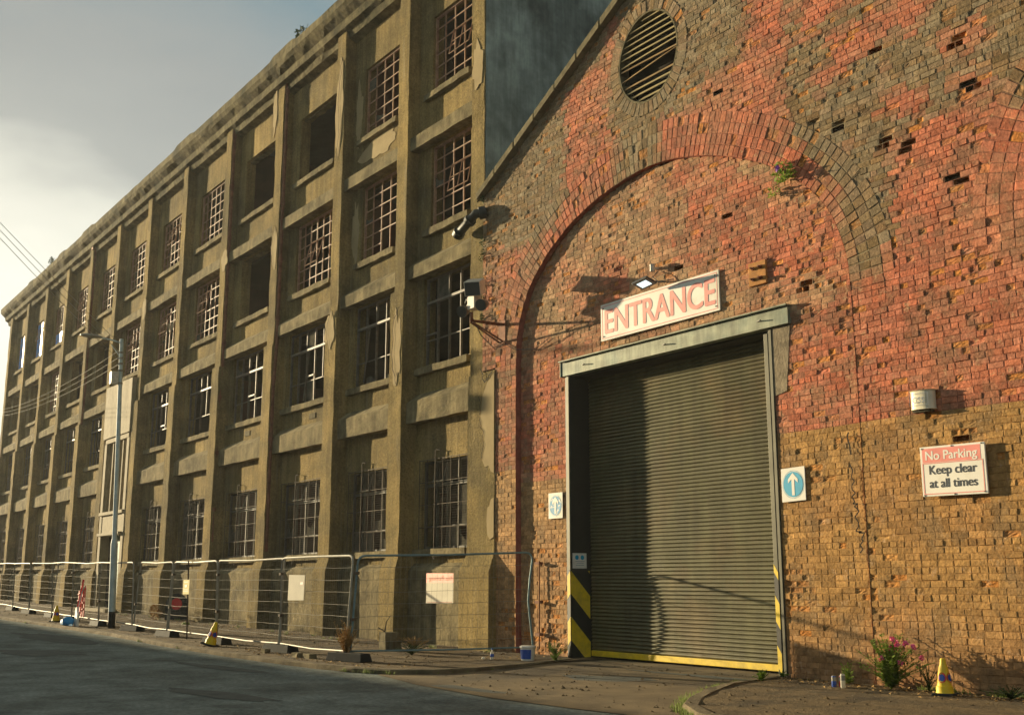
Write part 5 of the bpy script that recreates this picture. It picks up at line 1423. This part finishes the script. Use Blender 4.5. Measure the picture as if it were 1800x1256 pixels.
plant('weed', -11.3, 12.85, 0, .15, .12, 10, 8, .05, M['leaf'], 'small green weed at the very foot of the right gate rail', cat='weed', seed=15)
plant('dry_bush', -18.05, 9.28, 0, .36, .72, 60, 20, .06, M['dry'], 'dry straw coloured bush tangled in the fence post at the kerb corner', cat='bush', seed=16)
plant('dry_bush', -19.6, 11.6, 0, .6, .35, 50, 10, .06, M['dry'], 'low brown dead weeds inside the fence by the last factory pilaster', cat='bush', seed=17)
plant('dry_bush', -18.7, 11.0, 0, .5, .25, 40, 8, .06, M['leafdark'], 'dark tangle of dead stems behind the mesh of the shade-toned return panel', cat='bush', seed=18)
mb = MB(); mb.tube([(-20.9, 11.6, 0), (-20.75, 11.55, .35), (-20.6, 11.5, .55), (-20.35, 11.45, .68)], .018, 5, .006); mb.tube([(-20.75, 11.55, .35), (-20.95, 11.5, .42)], .012, 4)
tag(mb.build('dead_branch', M['crack']), 'dead forked branch sticking up behind the fence beside the dark stump', 'branch')
mb = MB(); mb.rough(-20.35, -20.05, 11.2, 11.5, 0, .36, j=.03); mb.rough(-20.05, -19.9, 11.25, 11.45, 0, .2, j=.03); tag(mb.build('stump', M['coping']), 'short dark broken stump on the footway behind the fence', 'stump')
mb = MB()
for (x, y) in ((-21.0, 8.95), (-19.6, 8.95), (-19.2, 9.0)):
    mb.rough(x, x + random.uniform(.15, .4), y, y + .15, 0, .08, j=.02)
tag(mb.build('rubble', M['coping']), 'broken dark bits of rubble lying between two fence feet', 'rubble', kind='stuff')
# grass along the kerbs
gr = MB(); rn = random.Random(3)
def tuft(x, y, z, n, r_, h):
    for _ in range(n):
        a_ = rn.uniform(0, 6.28); q = rn.random() * r_; bx, by = x + q * math.cos(a_), y + q * math.sin(a_) * .5; l_ = h * rn.uniform(.5, 1.2)
        d_ = Vector((rn.uniform(-.7, .7), rn.uniform(-.7, .7), 1)).normalized() * l_; s_ = .006
        gr.face([(bx - s_, by, z), (bx + s_, by, z), (bx + d_.x, by + d_.y, z + d_.z)])
        if rn.random() < .5: gr.face([(bx, by - s_, z), (bx, by + s_, z), (bx + d_.x * .6, by + d_.y * 1.2, z + d_.z * .8)])
for i in range(len(KL) - 1):
    (a_, ya), (b_, yb) = KL[i], KL[i + 1]
    n = int(math.hypot(b_ - a_, yb - ya) / .16)
    for k in range(n):
        t = k / max(1, n); x, y = a_ + (b_ - a_) * t, ya + (yb - ya) * t
        pz = .9 if (-17.2 < x and y < 9.2) else (.45 if y > 9.6 else .05)
        if x < -50: continue
        if rn.random() < pz: tuft(x + rn.uniform(-.05, .05), y - .07 + rn.uniform(-.06, .1), gz(x) - .065, 34, .15, .085 if pz > .5 else .07)
for i in range(6):
    (a_, ya), (b_, yb) = KR[i], KR[i + 1]
    for k in range(9):
        t = k / 9
        if rn.random() < .4: tuft(a_ + (b_ - a_) * t - .1, ya + (yb - ya) * t - .05, -.06, 40, .17, .08)
for _ in range(26):
    x = rn.uniform(-9, -6.6); tuft(x, 12.9, 0, 18, .12, .08)
for _ in range(30):
    x = rn.uniform(-44, -18.5); tuft(x, 12.6 + rn.uniform(-.5, .2), gz(x), 14, .12, .10)
tag(gr.build('grass', M['grass']), 'bright green grass growing along the kerb edges', 'grass', kind='stuff')

lt = MB(); rn = random.Random(21)
for _ in range(1100):
    if rn.random() < .6: x = rn.uniform(-46, -16.4); y = 12.75 - abs(rn.gauss(0, .7)); z = gz(x)
    elif rn.random() < .6: x = rn.uniform(-11.2, -7); y = 12.9 - abs(rn.gauss(0, .35)); z = 0
    else: x = rn.uniform(-24, -16); y = 8.75 + abs(rn.gauss(0, .4)); z = 0
    s_ = rn.uniform(.015, .045); a_ = rn.uniform(0, 6.28); c_, d_ = math.cos(a_) * s_, math.sin(a_) * s_; h_ = rn.uniform(.006, .03)
    lt.face([(x - c_, y - d_, z + .004), (x + d_ * .5, y - c_ * .5, z + h_), (x + c_, y + d_, z + h_ * .7), (x - d_ * .5, y + c_ * .5, z + .008)])
tag(lt.build('leaf_litter', M['dry']), 'dry leaves and scraps blown against the wall foot and kerb', 'litter', kind='stuff')

# ------------------------------------------------------------------ across the street: what shades the road
ow = empty('opposite_workshops', (-100, -5.2, 0), 'long low workshop row across the street, known by the shade it throws on the road', 'workshops')
mb = MB(); mb.box(-240, -14, -13.0, -5.0, -.2, 7.05); mb.build('wall', M['palebrick'], ow)
mb = MB(); mb.poly([(-240, -4.8, 7.06), (-14, -4.8, 7.06), (-14, -9, 8.9), (-240, -9, 8.9), (-240, -13.2, 7.06), (-14, -13.2, 7.06)], [(0, 1, 2, 3), (3, 2, 5, 4), (0, 3, 4), (1, 5, 2)]); mb.build('roof', M['slate'], ow)

# ------------------------------------------------------------------ thin evening haze over the street
mb = MB(); mb.box(-120, 25, -16, 50, -1.2, 20)
hm = bpy.data.materials.new('haze_air'); hm.use_nodes = True; hn = hm.node_tree; hn.nodes.clear()
ho = hn.nodes.new('ShaderNodeOutputMaterial'); hv = hn.nodes.new('ShaderNodeVolumePrincipled'); hv.inputs['Density'].default_value = 0.0006; hv.inputs['Color'].default_value = (0.9, 0.92, 0.9, 1); hv.inputs['Anisotropy'].default_value = 0.3
hn.links.new(hv.outputs[0], ho.inputs['Volume'])
tag(mb.build('haze', hm), 'thin pale haze hanging over the whole street', 'haze', kind='stuff')
